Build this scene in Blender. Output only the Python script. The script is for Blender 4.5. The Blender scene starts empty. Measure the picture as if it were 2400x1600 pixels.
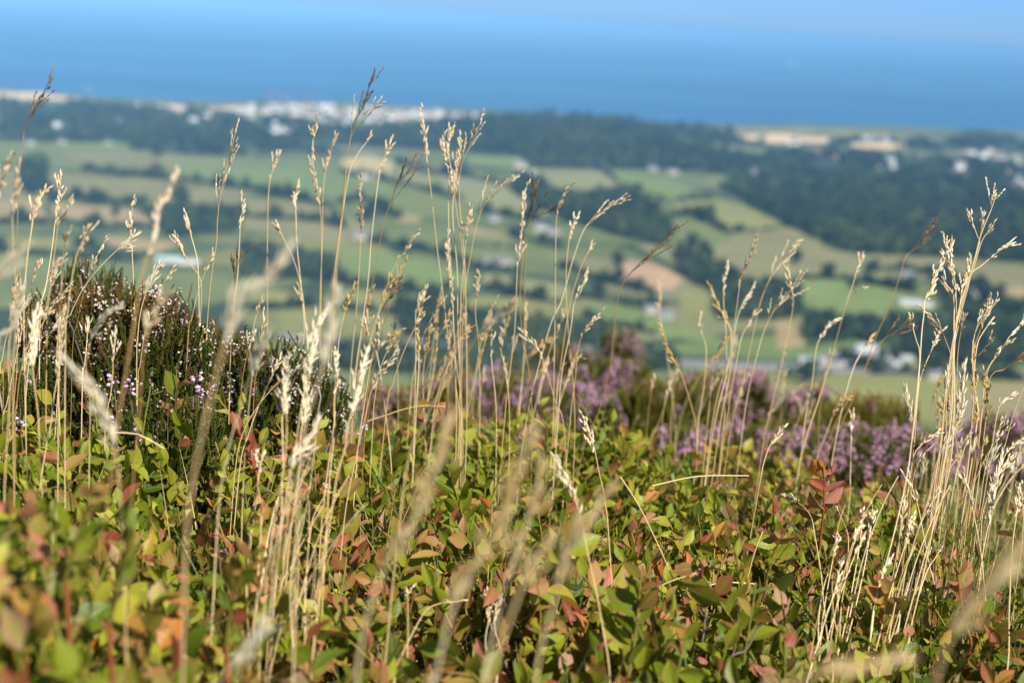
import bpy, math, random
import numpy as np
from math import radians, sin, cos, tan, atan2, sqrt, pi
random.seed(7); RNG = np.random.default_rng(11)

# ------------------------------------------------------------------ camera, sky, sun, exposure
scene = bpy.context.scene
COL = scene.collection
PITCH, ROLL = radians(12.9), radians(3.5)
LENS, SENSOR, FSTOP, FOCUS = 50.0, 36.0, 6.3, 1.13
cd = bpy.data.cameras.new('camera'); cam = bpy.data.objects.new('camera', cd); COL.objects.link(cam)
cd.lens, cd.sensor_width = LENS, SENSOR
cd.clip_start, cd.clip_end = 0.02, 200000
cd.dof.use_dof = True; cd.dof.focus_distance = FOCUS; cd.dof.aperture_fstop = FSTOP
def rx(a): return np.array([[1,0,0],[0,cos(a),-sin(a)],[0,sin(a),cos(a)]])
def ry(a): return np.array([[cos(a),0,sin(a)],[0,1,0],[-sin(a),0,cos(a)]])
def rz(a): return np.array([[cos(a),-sin(a),0],[sin(a),cos(a),0],[0,0,1]])
CM = rx(pi/2-PITCH) @ rz(ROLL)
import mathutils
cam.matrix_world = mathutils.Matrix([list(r)+[0] for r in CM]+[[0,0,0,1]])
scene.camera = cam
SUN_EL, SUN_AZ = radians(46), radians(142)          # azimuth clockwise from +Y (the view): behind, to the right
w = bpy.data.worlds.new('World'); scene.world = w; w.use_nodes = True
nt = w.node_tree; nt.nodes.clear()
sky = nt.nodes.new('ShaderNodeTexSky'); sky.sky_type = 'NISHITA'; sky.sun_disc = False
sky.sun_elevation, sky.sun_rotation = SUN_EL, SUN_AZ
sky.altitude = 400; sky.air_density = 1.0; sky.dust_density = 0.3; sky.ozone_density = 2.0
bg = nt.nodes.new('ShaderNodeBackground'); bg.inputs['Strength'].default_value = 0.05
wo = nt.nodes.new('ShaderNodeOutputWorld')
# the lowest few degrees of the sky are bluer than the clear sky model makes them (sea air)
gm = nt.nodes.new('ShaderNodeTexCoord'); sx = nt.nodes.new('ShaderNodeSeparateXYZ'); nt.links.new(gm.outputs['Generated'], sx.inputs[0])
mr = nt.nodes.new('ShaderNodeMapRange'); mr.interpolation_type = 'SMOOTHSTEP'; mr.inputs[1].default_value = 0.0; mr.inputs[2].default_value = 0.22; nt.links.new(sx.outputs[2], mr.inputs[0])
tc_ = nt.nodes.new('ShaderNodeMix'); tc_.data_type = 'RGBA'; tc_.inputs[6].default_value = (.46, .91, 2.0, 1); tc_.inputs[7].default_value = (.95, .98, 1.0, 1); nt.links.new(mr.outputs[0], tc_.inputs[0])
tn = nt.nodes.new('ShaderNodeMix'); tn.data_type = 'RGBA'; tn.blend_type = 'MULTIPLY'; tn.inputs[0].default_value = 1.0
nt.links.new(sky.outputs[0], tn.inputs[6]); nt.links.new(tc_.outputs[2], tn.inputs[7]); nt.links.new(tn.outputs[2], bg.inputs[0]); nt.links.new(bg.outputs[0], wo.inputs[0])
ld = bpy.data.lights.new('sun', 'SUN'); ld.energy = 5.0; ld.angle = radians(0.53); ld.color = (1.0, 0.935, 0.83)
so = bpy.data.objects.new('sun', ld); COL.objects.link(so)
sd = mathutils.Vector((sin(SUN_AZ)*cos(SUN_EL), cos(SUN_AZ)*cos(SUN_EL), sin(SUN_EL)))
so.rotation_euler = sd.to_track_quat('Z', 'Y').to_euler()
scene.view_settings.view_transform = 'Standard'; scene.view_settings.look = 'None'
scene.view_settings.exposure = 0.75; scene.view_settings.gamma = 1.0
scene.cycles.max_bounces = 8; scene.cycles.transparent_max_bounces = 12; scene.cycles.volume_bounces = 0
scene.cycles.sample_clamp_indirect = 6.0

# ------------------------------------------------------------------ picture <-> place
FP = 2400*LENS/SENSOR
def rays(px, py):
    v = np.stack([(np.asarray(px,float)-1200)/FP, (800-np.asarray(py,float))/FP, -np.ones(np.shape(px))], -1)
    return v @ CM.T
def D(pts): return [(x*1.02041, y*1.02041) for x, y in pts]          # reading scale 2352 -> 2400
def project(P):
    q = P @ CM
    z = np.minimum(q[...,2], -1e-6)
    return 1200 + q[...,0]/-z*FP, 800 - q[...,1]/-z*FP
def at(px, py, Y):
    r = rays(px, py); return r*(Y/r[...,1:2] if r.ndim > 1 else Y/r[1])

SEA = -400.0
def softplus(x, k): return np.where(x/k > 30, x, k*np.log1p(np.exp(np.minimum(x/k, 30))))
def canopy(x, y):
    x = np.asarray(x,float); y = np.asarray(y,float)
    xc = np.clip(x, -1.6, 2.0)
    ridge = 1.42 + 0.55*np.clip(x, -0.3, 1.2)
    z = -0.418 - 0.04*(np.minimum(y,1.6)-.9) - 0.28*np.maximum(xc,0)*np.clip(y-.9,-.1,1.2) + .15*np.clip(-xc,0,.45)
    z = z + .11*np.exp(-((x+.30)/.17)**2-((y-.5)/.36)**2) - 0.32*softplus(y-ridge, 0.12)
    r = np.hypot(x, y)
    bump = 0.022*np.sin(x*11+1)*np.sin(y*9+.5) + 0.012*np.sin(x*23+2*y)*np.cos(y*19)
    return z + bump*np.exp(-(r/6)**2)
def vnoise(x, y):
    return (np.sin(x*1.0+1.3*np.sin(y*.7))+np.sin(y*1.1+1.7*np.sin(x*.6+2))+.5*np.sin(x*2.3-y*1.9+1))/2.5
def valley(x, y):
    r = np.hypot(x, y); az = np.arctan2(x, y)
    land = np.interp(r, [0,600,1200,1900,2800,3900,5000,6500], [115,112,100,82,70,48,24,18])
    land = land + 9*vnoise(x/420, y/380)*np.clip((5200-r)/2500, 0.1, 1)
    def bump(a0, r0, h, sa, sr): return h*np.exp(-((az-a0)*r0/sa)**2-((r-r0)/sr)**2)
    land = land + bump(0.02, 4250, 44, 480, 420) + bump(0.135, 2250, 26, 260, 380) + bump(-0.10, 2500, 14, 400, 350)
    return SEA + land
COAST_PX = np.array(D([(-900,150),(0,213),(190,234),(330,240),(480,246),(600,240),(760,243),(900,252),(1140,264),(1330,276),(1500,290),(1700,297),(2000,297),(2352,308),(3200,318)]))
_cr = rays(COAST_PX[:,0], COAST_PX[:,1]); _cp = _cr*(SEA/_cr[:,2:3])
CO_AZ = np.arctan2(_cp[:,0], _cp[:,1]); CO_R = np.hypot(_cp[:,0], _cp[:,1])
def terrain(x, y):
    hill = canopy(x, y) - 0.15
    r = np.hypot(x, y); az = np.arctan2(x, y)
    hill = hill + 0.35*vnoise(x/3.1, y/2.7)*np.clip((r-6)/10, 0, 1) + 3*vnoise(x/37, y/41)*np.clip((r-40)/80, 0, 1)
    v = valley(x, y)
    z = v + softplus(hill - v, 9.0)
    over = r - np.interp(az, CO_AZ, CO_R)
    return z - np.clip(over/60+.9, 0, 1)**2*30
def ground_hit(px, py):
    px = np.atleast_1d(np.asarray(px,float)); py = np.atleast_1d(np.asarray(py,float))
    R = rays(px, py); R = R/np.linalg.norm(R, axis=1, keepdims=True)
    ts = np.geomspace(300, 9000, 900); out = np.zeros((len(px), 3))
    for i0 in range(0, len(px), 2000):
        r = R[i0:i0+2000]; P = r[:,None,:]*ts[None,:,None]
        d = P[...,2] - terrain(P[...,0], P[...,1]); hit = d < 0
        k = np.where(hit.any(1), hit.argmax(1), len(ts)-1); k = np.maximum(k, 1); n = np.arange(len(r))
        a, b = d[n,k-1], d[n,k]; f = np.clip(a/(a-b+1e-9), 0, 1)
        out[i0:i0+2000] = r*(ts[k-1]+f*(ts[k]-ts[k-1]))[:,None]
    out[:,2] = terrain(out[:,0], out[:,1]); return out
def in_poly(px, py, poly):
    c = np.zeros(np.shape(px), bool); n = len(poly)
    for i in range(n):
        x1,y1 = poly[i]; x2,y2 = poly[(i+1)%n]
        if y1 == y2: continue
        c ^= ((y1>py)!=(y2>py)) & (px < (x2-x1)*(py-y1)/(y2-y1)+x1)
    return c

# ------------------------------------------------------------------ mesh and object helpers
def mesh(name, V, quads=None, tris=None, mats=(), attrs=None, smooth=True):
    me = bpy.data.meshes.new(name); V = np.asarray(V, np.float32); q = 0 if quads is None else len(quads); t = 0 if tris is None else len(tris)
    me.vertices.add(len(V)); me.vertices.foreach_set('co', V.ravel())
    li = [np.asarray(a, np.int32).ravel() for a in (quads, tris) if a is not None and len(a)]
    li = np.concatenate(li); me.loops.add(len(li)); me.loops.foreach_set('vertex_index', li)
    me.polygons.add(q+t)
    tot = np.concatenate([np.full(q,4,np.int32), np.full(t,3,np.int32)])
    me.polygons.foreach_set('loop_start', np.concatenate([[0], np.cumsum(tot)[:-1]]).astype(np.int32))
    try: me.polygons.foreach_set('loop_total', tot)
    except Exception: pass
    me.polygons.foreach_set('use_smooth', np.full(q+t, smooth))
    for k, a in (attrs or {}).items():
        at_ = me.attributes.new(k, 'FLOAT_COLOR', 'POINT'); at_.data.foreach_set('color', np.asarray(a, np.float32).ravel())
    for m in mats: me.materials.append(m)
    me.update(calc_edges=True); me.validate(); return me
def link(name, data, parent=None, loc=None):
    o = bpy.data.objects.new(name, data); COL.objects.link(o)
    if parent is not None: o.parent = parent
    if loc is not None: o.location = loc
    return o
def tag(o, label=None, cat=None, group=None, kind=None):
    for k, v in (('label',label),('category',cat),('group',group),('kind',kind)):
        if v: o[k] = v
    return o
def orient(y, roll=0.0):
    """columns: x, y(axis), z for an axis"""
    y = np.asarray(y,float); y = y/np.linalg.norm(y)
    up = np.array([0,0,1.0]) if abs(y[2]) < .95 else np.array([0,1.0,0])
    x = np.cross(y, up); x /= np.linalg.norm(x); z = np.cross(x, y)
    c, s = cos(roll), sin(roll)
    return np.stack([c*x+s*z, y, -s*x+c*z], 1)
class Soup:
    """collects copies of small templates into one mesh"""
    def __init__(s): s.V=[]; s.Q=[]; s.A=[]; s.n=0
    def add(s, V, Q, A=None):
        s.V.append(V); s.Q.append(np.asarray(Q)+s.n); s.A.append(A if A is not None else np.tile([.5,.5,.5,1.],(len(V),1))); s.n += len(V)
    def stamp(s, T, M, loc, scale, col):
        V = (T[0]*scale) @ M.T + loc
        A = np.empty((len(V),4)); A[:,0]=T[2][:,0]; A[:,1]=T[2][:,1]; A[:,2]=col[0]; A[:,3]=col[1]
        s.add(V, T[1], A)
    def tube(s, P, r0, r1, k=5, col=(.5,.5)):
        P = np.asarray(P,float); n = len(P); Tn = np.gradient(P, axis=0); Tn /= np.linalg.norm(Tn,axis=1,keepdims=True)+1e-12
        ref = np.array([.3,1,.1]); X = np.cross(Tn, ref); X /= np.linalg.norm(X,axis=1,keepdims=True)+1e-12; Y = np.cross(Tn, X)
        r = np.linspace(r0, r1, n)[:,None,None]; a = np.linspace(0,2*pi,k,endpoint=False)
        V = P[:,None,:] + r*(np.cos(a)[None,:,None]*X[:,None,:]+np.sin(a)[None,:,None]*Y[:,None,:])
        i = np.arange(n-1)[:,None]*k; j = np.arange(k)[None,:]; jn = (j+1)%k
        Q = np.stack([i+j, i+jn, i+k+jn, i+k+j], -1).reshape(-1,4)
        A = np.zeros((n*k,4)); A[:,0]=np.repeat(np.linspace(0,1,n),k); A[:,1]=.5; A[:,2]=col[0]; A[:,3]=col[1]
        s.add(V.reshape(-1,3), Q, A)
    def mesh(s, name, mat, smooth=True):
        return mesh(name, np.concatenate(s.V), quads=np.concatenate(s.Q), mats=[mat], attrs={'tint':np.concatenate(s.A)}, smooth=smooth)
def smooth_path(P, step):
    P = np.asarray(P,float); Q = np.vstack([2*P[0]-P[1], P, 2*P[-1]-P[-2]]); out=[]
    for i in range(1, len(Q)-2):
        n = max(2, int(np.linalg.norm(Q[i+1]-Q[i])/step)+1)
        t = np.linspace(0,1,n,endpoint=False)[:,None]
        a,b,c,d = Q[i-1],Q[i],Q[i+1],Q[i+2]
        out.append(.5*((2*b)+(-a+c)*t+(2*a-5*b+4*c-d)*t**2+(-a+3*b-3*c+d)*t**3))
    out.append(P[-1:]); return np.vstack(out)
def spindle(prof, k=5):
    n = len(prof); a = np.linspace(0,2*pi,k,endpoint=False); V=[]; A=[]
    for t, r in prof:
        for q in a: V.append((r*cos(q), t, r*sin(q))); A.append((t, .5))
    Q = [(i*k+j, i*k+(j+1)%k, (i+1)*k+(j+1)%k, (i+1)*k+j) for i in range(n-1) for j in range(k)]
    return np.array(V), np.array(Q), np.array(A)

# ------------------------------------------------------------------ materials
def newmat(name):
    m = bpy.data.materials.new(name); m.use_nodes = True; nt = m.node_tree; nt.nodes.clear()
    out = nt.nodes.new('ShaderNodeOutputMaterial'); return m, nt, out
def N(nt, t, **kw):
    n = nt.nodes.new(t)
    for k, v in kw.items(): setattr(n, k, v)
    return n
def ramp(nt, fac, stops):
    r = N(nt,'ShaderNodeValToRGB'); e = r.color_ramp.elements
    while len(e) < len(stops): e.new(0.5)
    for el, (p, c) in zip(e, stops): el.position = p; el.color = (*c, 1)
    nt.links.new(fac, r.inputs[0]); return r.outputs[0]
def mixc(nt, f, a, b, mode='MIX'):
    m = N(nt,'ShaderNodeMix', data_type='RGBA', blend_type=mode)
    for s, v in ((0,f),(6,a),(7,b)):
        if hasattr(v,'is_linked') or hasattr(v,'links'): nt.links.new(v, m.inputs[s])
        else: m.inputs[s].default_value = v if s == 0 else (*v,1)
    return m.outputs[2]
def math_(nt, op, a, b=None, c=None):
    m = N(nt,'ShaderNodeMath', operation=op, use_clamp=False)
    for i, v in enumerate((a,b,c)):
        if v is None: continue
        if hasattr(v,'links'): nt.links.new(v, m.inputs[i])
        else: m.inputs[i].default_value = v
    return m.outputs[0]
def noise(nt, scale, detail=3, vec=None):
    n = N(nt,'ShaderNodeTexNoise'); n.inputs['Scale'].default_value = scale; n.inputs['Detail'].default_value = detail
    if vec is not None: nt.links.new(vec, n.inputs['Vector'])
    return n.outputs[0]
def tint(nt):
    a = N(nt,'ShaderNodeAttribute', attribute_name='tint'); s = N(nt,'ShaderNodeSeparateColor'); nt.links.new(a.outputs['Color'], s.inputs[0])
    return s.outputs[0], s.outputs[1], s.outputs[2], a.outputs['Alpha']
def thin(nt, out, col, rough=.5, spec=.4, trans=.3, tcol=None):
    b = N(nt,'ShaderNodeBsdfPrincipled'); nt.links.new(col, b.inputs['Base Color']); b.inputs['Roughness'].default_value = rough
    b.inputs['Specular IOR Level'].default_value = spec
    t = N(nt,'ShaderNodeBsdfTranslucent'); nt.links.new(tcol or col, t.inputs[0])
    mx = N(nt,'ShaderNodeMixShader'); mx.inputs[0].default_value = trans
    nt.links.new(b.outputs[0], mx.inputs[1]); nt.links.new(t.outputs[0], mx.inputs[2]); nt.links.new(mx.outputs[0], out.inputs[0]); return b
def plain(name, col, rough=.7, var=.25, scale=1.0, spec=.3):
    m, nt, out = newmat(name); b = N(nt,'ShaderNodeBsdfPrincipled'); b.inputs['Roughness'].default_value = rough; b.inputs['Specular IOR Level'].default_value = spec
    tc = N(nt,'ShaderNodeTexCoord'); n = noise(nt, scale, 4, tc.outputs['Object'])
    c = ramp(nt, n, [(.3, tuple(v*(1-var) for v in col)), (.7, tuple(min(1,v*(1+var)) for v in col))])
    nt.links.new(c, b.inputs['Base Color']); nt.links.new(b.outputs[0], out.inputs[0]); return m

def leaf_material():
    m, nt, out = newmat('bilberry_leaf'); e, t, rnd, red = tint(nt)
    tc = N(nt,'ShaderNodeTexCoord')
    green = ramp(nt, rnd, [(0,(.048,.092,.005)),(.35,(.124,.174,.007)),(.7,(.230,.258,.013)),(1,(.37,.36,.035))])
    reds = ramp(nt, rnd, [(0,(.17,.026,.016)),(.4,(.33,.070,.050)),(.7,(.46,.165,.125)),(.85,(.50,.14,.025)),(1,(.43,.23,.17))])
    n = noise(nt, 260, 3, tc.outputs['Object'])
    # red creeps in from the margin and tip, with blotches
    edge = math_(nt,'ADD', math_(nt,'MULTIPLY', e, .42), math_(nt,'MULTIPLY', math_(nt,'POWER', t, 3.0), .25))
    f = math_(nt,'ADD', math_(nt,'ADD', red, math_(nt,'MULTIPLY', edge, math_(nt,'ADD', red, .30))), math_(nt,'MULTIPLY', math_(nt,'SUBTRACT', n, .5), .55))
    mr = N(nt,'ShaderNodeMapRange'); mr.inputs[1].default_value=.27; mr.inputs[2].default_value=.98; nt.links.new(f, mr.inputs[0])
    c = mixc(nt, mr.outputs[0], green, reds)
    # pale midrib and side veins
    wv = math_(nt,'SINE', math_(nt,'ADD', math_(nt,'MULTIPLY', t, 42.0), math_(nt,'MULTIPLY', e, -8.0)))
    vein = math_(nt,'MAXIMUM', math_(nt,'SUBTRACT', 1.0, math_(nt,'MULTIPLY', e, 9.0)), math_(nt,'MULTIPLY', math_(nt,'SUBTRACT', wv, .72), 1.6))
    mv = N(nt,'ShaderNodeClamp'); nt.links.new(vein, mv.inputs[0])
    c = mixc(nt, math_(nt,'MULTIPLY', mv.outputs[0], .38), c, (.34,.36,.10))
    n2 = noise(nt, 900, 2, tc.outputs['Object'])
    sp = N(nt,'ShaderNodeMapRange'); sp.inputs[1].default_value=.70; sp.inputs[2].default_value=.76; nt.links.new(n2, sp.inputs[0])
    c = mixc(nt, math_(nt,'MULTIPLY', sp.outputs[0], .7), c, (.05,.025,.012))
    n4 = noise(nt, 130, 3, tc.outputs['Object']); sb = N(nt,'ShaderNodeMapRange'); sb.inputs[1].default_value=.60; sb.inputs[2].default_value=.70; nt.links.new(n4, sb.inputs[0])
    c = mixc(nt, math_(nt,'MULTIPLY', sb.outputs[0], .55), c, (.17,.085,.03))
    tr = mixc(nt, .5, c, (.34,.42,.02))
    b = thin(nt, out, c, .42, .28, .36, tr)
    bp = N(nt,'ShaderNodeBump'); bp.inputs['Strength'].default_value = .35; bp.inputs['Distance'].default_value=.001
    nt.links.new(math_(nt,'ADD', math_(nt,'MULTIPLY', mv.outputs[0], -.6), n), bp.inputs['Height']); nt.links.new(bp.outputs[0], b.inputs['Normal'])
    return m
def ramp_mat(name, stops, rough=.6, spec=.3, trans=.25, along=None):
    m, nt, out = newmat(name); e, t, rnd, al = tint(nt)
    c = ramp(nt, rnd, stops)
    if along: c = mixc(nt, math_(nt,'MULTIPLY', e, along[0]), c, along[1])
    thin(nt, out, c, rough, spec, trans); return m
M_LEAF = leaf_material()
M_BSTEM = ramp_mat('bilberry_stem', [(0,(.10,.13,.02)),(.5,(.20,.17,.03)),(.75,(.26,.085,.03)),(1,(.20,.05,.03))], .55, .3, .05)
M_STRAW = ramp_mat('straw_stem', [(0,(.53,.34,.14)),(.5,(.73,.53,.26)),(1,(.84,.70,.44))], .45, .45, .15)
M_BROWNSTEM = ramp_mat('brown_stem', [(0,(.30,.17,.055)),(1,(.48,.30,.10))], .5, .4, .12)
M_HEAD = ramp_mat('straw_seed_head', [(0,(.40,.24,.10)),(.3,(.62,.43,.21)),(.65,(.76,.62,.38)),(1,(.86,.78,.60))], .5, .4, .30, (.35,(.88,.82,.66)))
M_HEADP = ramp_mat('pale_seed_head', [(0,(.58,.42,.20)),(.4,(.76,.64,.40)),(1,(.88,.81,.62))], .5, .4, .30, (.4,(.9,.86,.72)))
M_HEADG = ramp_mat('golden_seed_head', [(0,(.42,.25,.07)),(.6,(.66,.46,.16)),(1,(.78,.63,.34))], .5, .4, .25)
M_HEADD = ramp_mat('dark_seed_head', [(0,(.09,.05,.02)),(.5,(.22,.13,.05)),(.85,(.38,.25,.11)),(1,(.62,.48,.28))], .6, .3, .2)
M_HGREEN = ramp_mat('heather_shoot', [(0,(.038,.065,.009)),(.45,(.085,.120,.016)),(.8,(.150,.150,.028)),(1,(.24,.13,.045))], .6, .25, .2)
M_HPINK = ramp_mat('heather_bell', [(0,(.50,.30,.36)),(.3,(.70,.54,.55)),(.6,(.80,.72,.66)),(1,(.86,.81,.74))], .5, .3, .35)
M_HPURPLE = ramp_mat('purple_bell', [(0,(.46,.18,.38)),(.5,(.71,.38,.60)),(1,(.86,.64,.77))], .5, .3, .35)
M_HDULL = ramp_mat('faded_purple_bell', [(0,(.26,.13,.17)),(.5,(.46,.28,.34)),(1,(.62,.44,.48))], .6, .25, .25)
M_HOLIVE = ramp_mat('olive_shoot', [(0,(.085,.11,.016)),(.5,(.18,.20,.03)),(.85,(.27,.25,.04)),(1,(.34,.19,.04))], .6, .25, .25)
M_WOOD = ramp_mat('woody_stem', [(0,(.075,.05,.035)),(.6,(.17,.125,.10)),(1,(.30,.25,.22))], .8, .2, .0)
M_BLADE = ramp_mat('grass_blade', [(0,(.030,.075,.012)),(.45,(.085,.15,.03)),(.75,(.25,.25,.07)),(1,(.55,.43,.20))], .5, .4, .3)
M_TREE = ramp_mat('tree_foliage', [(0,(.010,.022,.007)),(.5,(.027,.050,.014)),(1,(.075,.105,.030))], .7, .2, .2)
M_BARK = plain('bark', (.09,.07,.05), .9, .3, 2)
M_TOWN = plain('town_render', (.78,.76,.74), .7, .1, .2)
M_WHITE = plain('white_render', (.60,.58,.56), .7, .06, .2)
M_CREAM = plain('cream_render', (.66,.56,.44), .7, .08, .2)
M_PINKW = plain('pink_brick', (.50,.32,.26), .8, .15, .3)
M_SLATE = plain('slate_roof', (.17,.18,.20), .6, .15, .5)
M_REDROOF = plain('tile_roof', (.36,.15,.10), .7, .15, .5)
M_METAL = plain('pale_metal_roof', (.42,.46,.50), .5, .12, .1, .4)
M_TEAL = plain('teal_metal_roof', (.42,.60,.58), .4, .06, .1, .5)
M_GLASS = plain('dark_window', (.03,.04,.05), .15, .1, 1, .6)
M_RED = plain('red_crane_steel', (.46,.12,.08), .5, .1, 1)
M_GREYMET = plain('grey_hull', (.45,.40,.42), .5, .1, .1)

def ground_material():
    m, nt, out = newmat('hillside_and_fields')
    a = N(nt,'ShaderNodeAttribute', attribute_name='land'); tc = N(nt,'ShaderNodeTexCoord')
    n1 = noise(nt, .012, 5, tc.outputs['Object']); n2 = noise(nt, .11, 4, tc.outputs['Object']); n3 = noise(nt, 55, 5, tc.outputs['Object'])
    v = math_(nt,'ADD', .49, math_(nt,'ADD', math_(nt,'MULTIPLY', n1, .65), math_(nt,'MULTIPLY', n2, .50)))
    soil = ramp(nt, n3, [(.30,(.018,.013,.008)),(.5,(.05,.035,.022)),(.72,(.13,.095,.06))])
    far = N(nt,'ShaderNodeVectorMath', operation='SCALE'); nt.links.new(a.outputs['Color'], far.inputs[0]); nt.links.new(v, far.inputs['Scale'])
    c = mixc(nt, a.outputs['Alpha'], soil, far.outputs[0])
    b = N(nt,'ShaderNodeBsdfPrincipled'); b.inputs['Roughness'].default_value=.95; b.inputs['Specular IOR Level'].default_value=.1
    nt.links.new(c, b.inputs['Base Color']); nt.links.new(b.outputs[0], out.inputs[0]); return m
def sea_material():
    m, nt, out = newmat('sea_water'); tc = N(nt,'ShaderNodeTexCoord')
    mp = N(nt,'ShaderNodeMapping'); mp.inputs['Scale'].default_value=(.25,1.0,1.0); mp.inputs['Rotation'].default_value=(0,0,.12); nt.links.new(tc.outputs['Object'], mp.inputs[0]); n = noise(nt, .0011, 6, mp.outputs[0])
    c = ramp(nt, n, [(.40,(.025,.108,.222)),(.60,(.034,.138,.268))])
    b = N(nt,'ShaderNodeBsdfPrincipled'); b.inputs['Roughness'].default_value=.55; b.inputs['Specular IOR Level'].default_value=.22; b.inputs['IOR'].default_value=1.33
    w_ = noise(nt, .05, 6, tc.outputs['Object']); bp = N(nt,'ShaderNodeBump'); bp.inputs['Strength'].default_value=.8; bp.inputs['Distance'].default_value=2.5
    nt.links.new(w_, bp.inputs['Height']); nt.links.new(bp.outputs[0], b.inputs['Normal'])
    nt.links.new(c, b.inputs['Base Color']); nt.links.new(b.outputs[0], out.inputs[0]); return m

# ------------------------------------------------------------------ the land: fields, woods, hill
def R2(p): return D([(784+x/2.996, y/2.996) for x, y in p])
def R3(p): return D([(1568+x/2.996, y/2.996) for x, y in p])
def R5(p): return D([(784+x/2.996, 523+y/2.996) for x, y in p])
def R6(p): return D([(1568+x/2.996, 523+y/2.996) for x, y in p])
GR, BG, YG, PG, TN, TG, PK, DG, ST = (.120,.145,.050),(.128,.172,.054),(.175,.180,.062),(.180,.186,.085),(.250,.195,.100),(.160,.155,.072),(.330,.225,.140),(.062,.088,.036),(.52,.385,.22)
FIELDS = [
 (D([(-300,318),(150,330),(480,355),(760,378),(980,410),(960,455),(900,480),(620,440),(400,412),(200,392),(-300,355)]), GR),
 (D([(150,345),(330,352),(520,372),(480,385),(330,382),(150,366)]), TG),
 (D([(400,372),(700,392),(900,420),(880,455),(640,432),(420,405)]), BG),
 (D([(-200,380),(110,392),(300,412),(560,447),(720,475),(620,500),(330,472),(-200,440)]), TG),
 (D([(560,455),(760,480),(860,520),(790,560),(600,535),(480,490)]), TG),
 (D([(-200,452),(80,458),(108,500),(-200,512)]), TN),
 (D([(120,468),(300,480),(430,505),(400,520),(120,500)]), TN),
 (D([(90,522),(400,540),(560,565),(400,592),(180,568)]), DG),
 (D([(-200,528),(230,552),(180,568),(-200,566)]), YG),
 (D([(240,540),(420,555),(360,580),(250,570)]), TN),
 (D([(-200,580),(300,602),(500,640),(640,668),(300,720),(-200,700)]), GR),
 (D([(560,660),(700,672),(720,700),(560,705)]), YG),
 (D([(640,712),(770,720),(770,770),(650,765)]), YG),
 (R5([(200,10),(680,50),(1170,75),(1160,140),(700,105),(270,40)]), GR),
 (R5([(0,150),(400,190),(700,260),(900,330),(880,425),(500,425),(0,380)]), BG),
 (R5([(0,430),(500,460),(530,560),(200,560),(0,520)]), YG),
 (R5([(560,600),(900,600),(980,640),(900,690),(560,690)]), TG),
 (R5([(0,600),(440,640),(430,745),(0,745)]), YG),
 (R5([(900,460),(1150,480),(1180,560),(950,590),(840,540)]), YG),
 (R5([(1000,310),(1500,390),(1700,460),(1650,520),(1300,490),(960,360)]), PG),
 (R5([(1920,215),(2140,245),(2350,350),(2300,420),(2150,440),(1920,400)]), PK),
 (R5([(1520,190),(1900,220),(1900,340),(1550,280)]), TG),
 (R5([(870,-10),(1170,55),(1150,70),(880,40)]), TN),
 (R5([(1700,520),(2200,560),(2349,680),(2600,760),(2600,800),(2100,720),(1700,600)]), BG),
 (R5([(1000,620),(1700,640),(1900,700),(1700,740),(1000,700)]), TG),
 (R5([(1250,90),(1520,150),(1480,250),(1200,190)]), GR),
 (R5([(720,110),(1180,150),(1180,270),(900,250),(720,200)]), GR),
 (D([(1230,395),(1380,392),(1440,440),(1330,450),(1250,420)]), PG),
 (D([(1383,392),(1530,408),(1640,453),(1535,462),(1440,428)]), BG),
 (D([(1530,466),(1640,456),(1720,480),(1815,522),(1680,532),(1610,500)]), YG),
 (D([(1515,508),(1600,500),(1670,542),(1620,590),(1540,572)]), GR),
 (D([(1680,537),(1805,524),(1900,568),(1955,606),(1830,642),(1700,655),(1640,612)]), TG),
 (D([(1840,640),(1990,648),(2150,700),(2110,735),(1950,735),(1840,695)]), BG),
 (D([(1970,583),(2150,588),(2400,618),(2400,690),(2200,645),(2000,622)]), TG),
 (D([(2240,640),(2400,670),(2400,740),(2300,690)]), TN),
 (D([(1785,735),(1842,742),(1850,792),(1785,802)]), TN),
 (D([(1680,850),(2000,856),(2500,872),(2500,1000),(1680,930)]), YG),
 (D([(2170,925),(2260,890),(2450,868),(2450,990),(2180,990)]), (.20,.175,.09)),
 (D([(780,858),(1100,862),(1100,910),(780,900)]), GR),
 (D([(1560,670),(1640,680),(1660,730),(1560,745)]), YG),
 (D([(1688,311),(1800,308),(1920,318),(1935,327),(1760,327),(1690,321)]), ST),
 (D([(1950,328),(2000,327),(2140,335),(2060,343),(1955,338)]), ST),
 (D([(1620,296),(1800,292),(2030,304),(2050,316),(1930,312),(1800,300),(1640,304)]), YG),
 (D([(2080,326),(2200,326),(2200,338),(2080,336)]), YG),
 (D([(1490,303),(1580,308),(1560,326),(1480,322)]), BG),
 (D([(1720,350),(1790,358),(1780,372),(1730,366)]), TN),
 (R2([(820,1070),(1240,1080),(1240,1150),(900,1140)]), BG),
 (R2([(0,1090),(150,1060),(370,1120),(330,1200),(0,1180)]), (.34,.29,.14)),
 (R2([(380,1210),(950,1230),(1180,1290),(1420,1450),(1400,1500),(900,1400),(420,1290)]), PG),
 (R2([(0,1260),(600,1330),(1000,1450),(900,1530),(400,1480),(0,1380)]), GR),
 (R2([(380,1480),(560,1490),(540,1540),(400,1530)]), TN),
 (D([(160,322),(290,326),(270,338),(160,334)]), BG),
 (D([(585,322),(735,326),(740,346),(600,345)]), BG),
 (D([(-100,208),(95,214),(190,226),(190,236),(95,228),(-100,226)]), (.52,.40,.28)),
 (D([(310,236),(480,248),(560,246),(560,254),(400,258),(310,246)]), (.52,.42,.30)),
 (D([(60,262),(150,270),(120,278),(50,274)]), YG),
 (D([(1610,395),(1700,405),(1800,420),(1790,432),(1640,425)]), GR),
]
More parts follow.
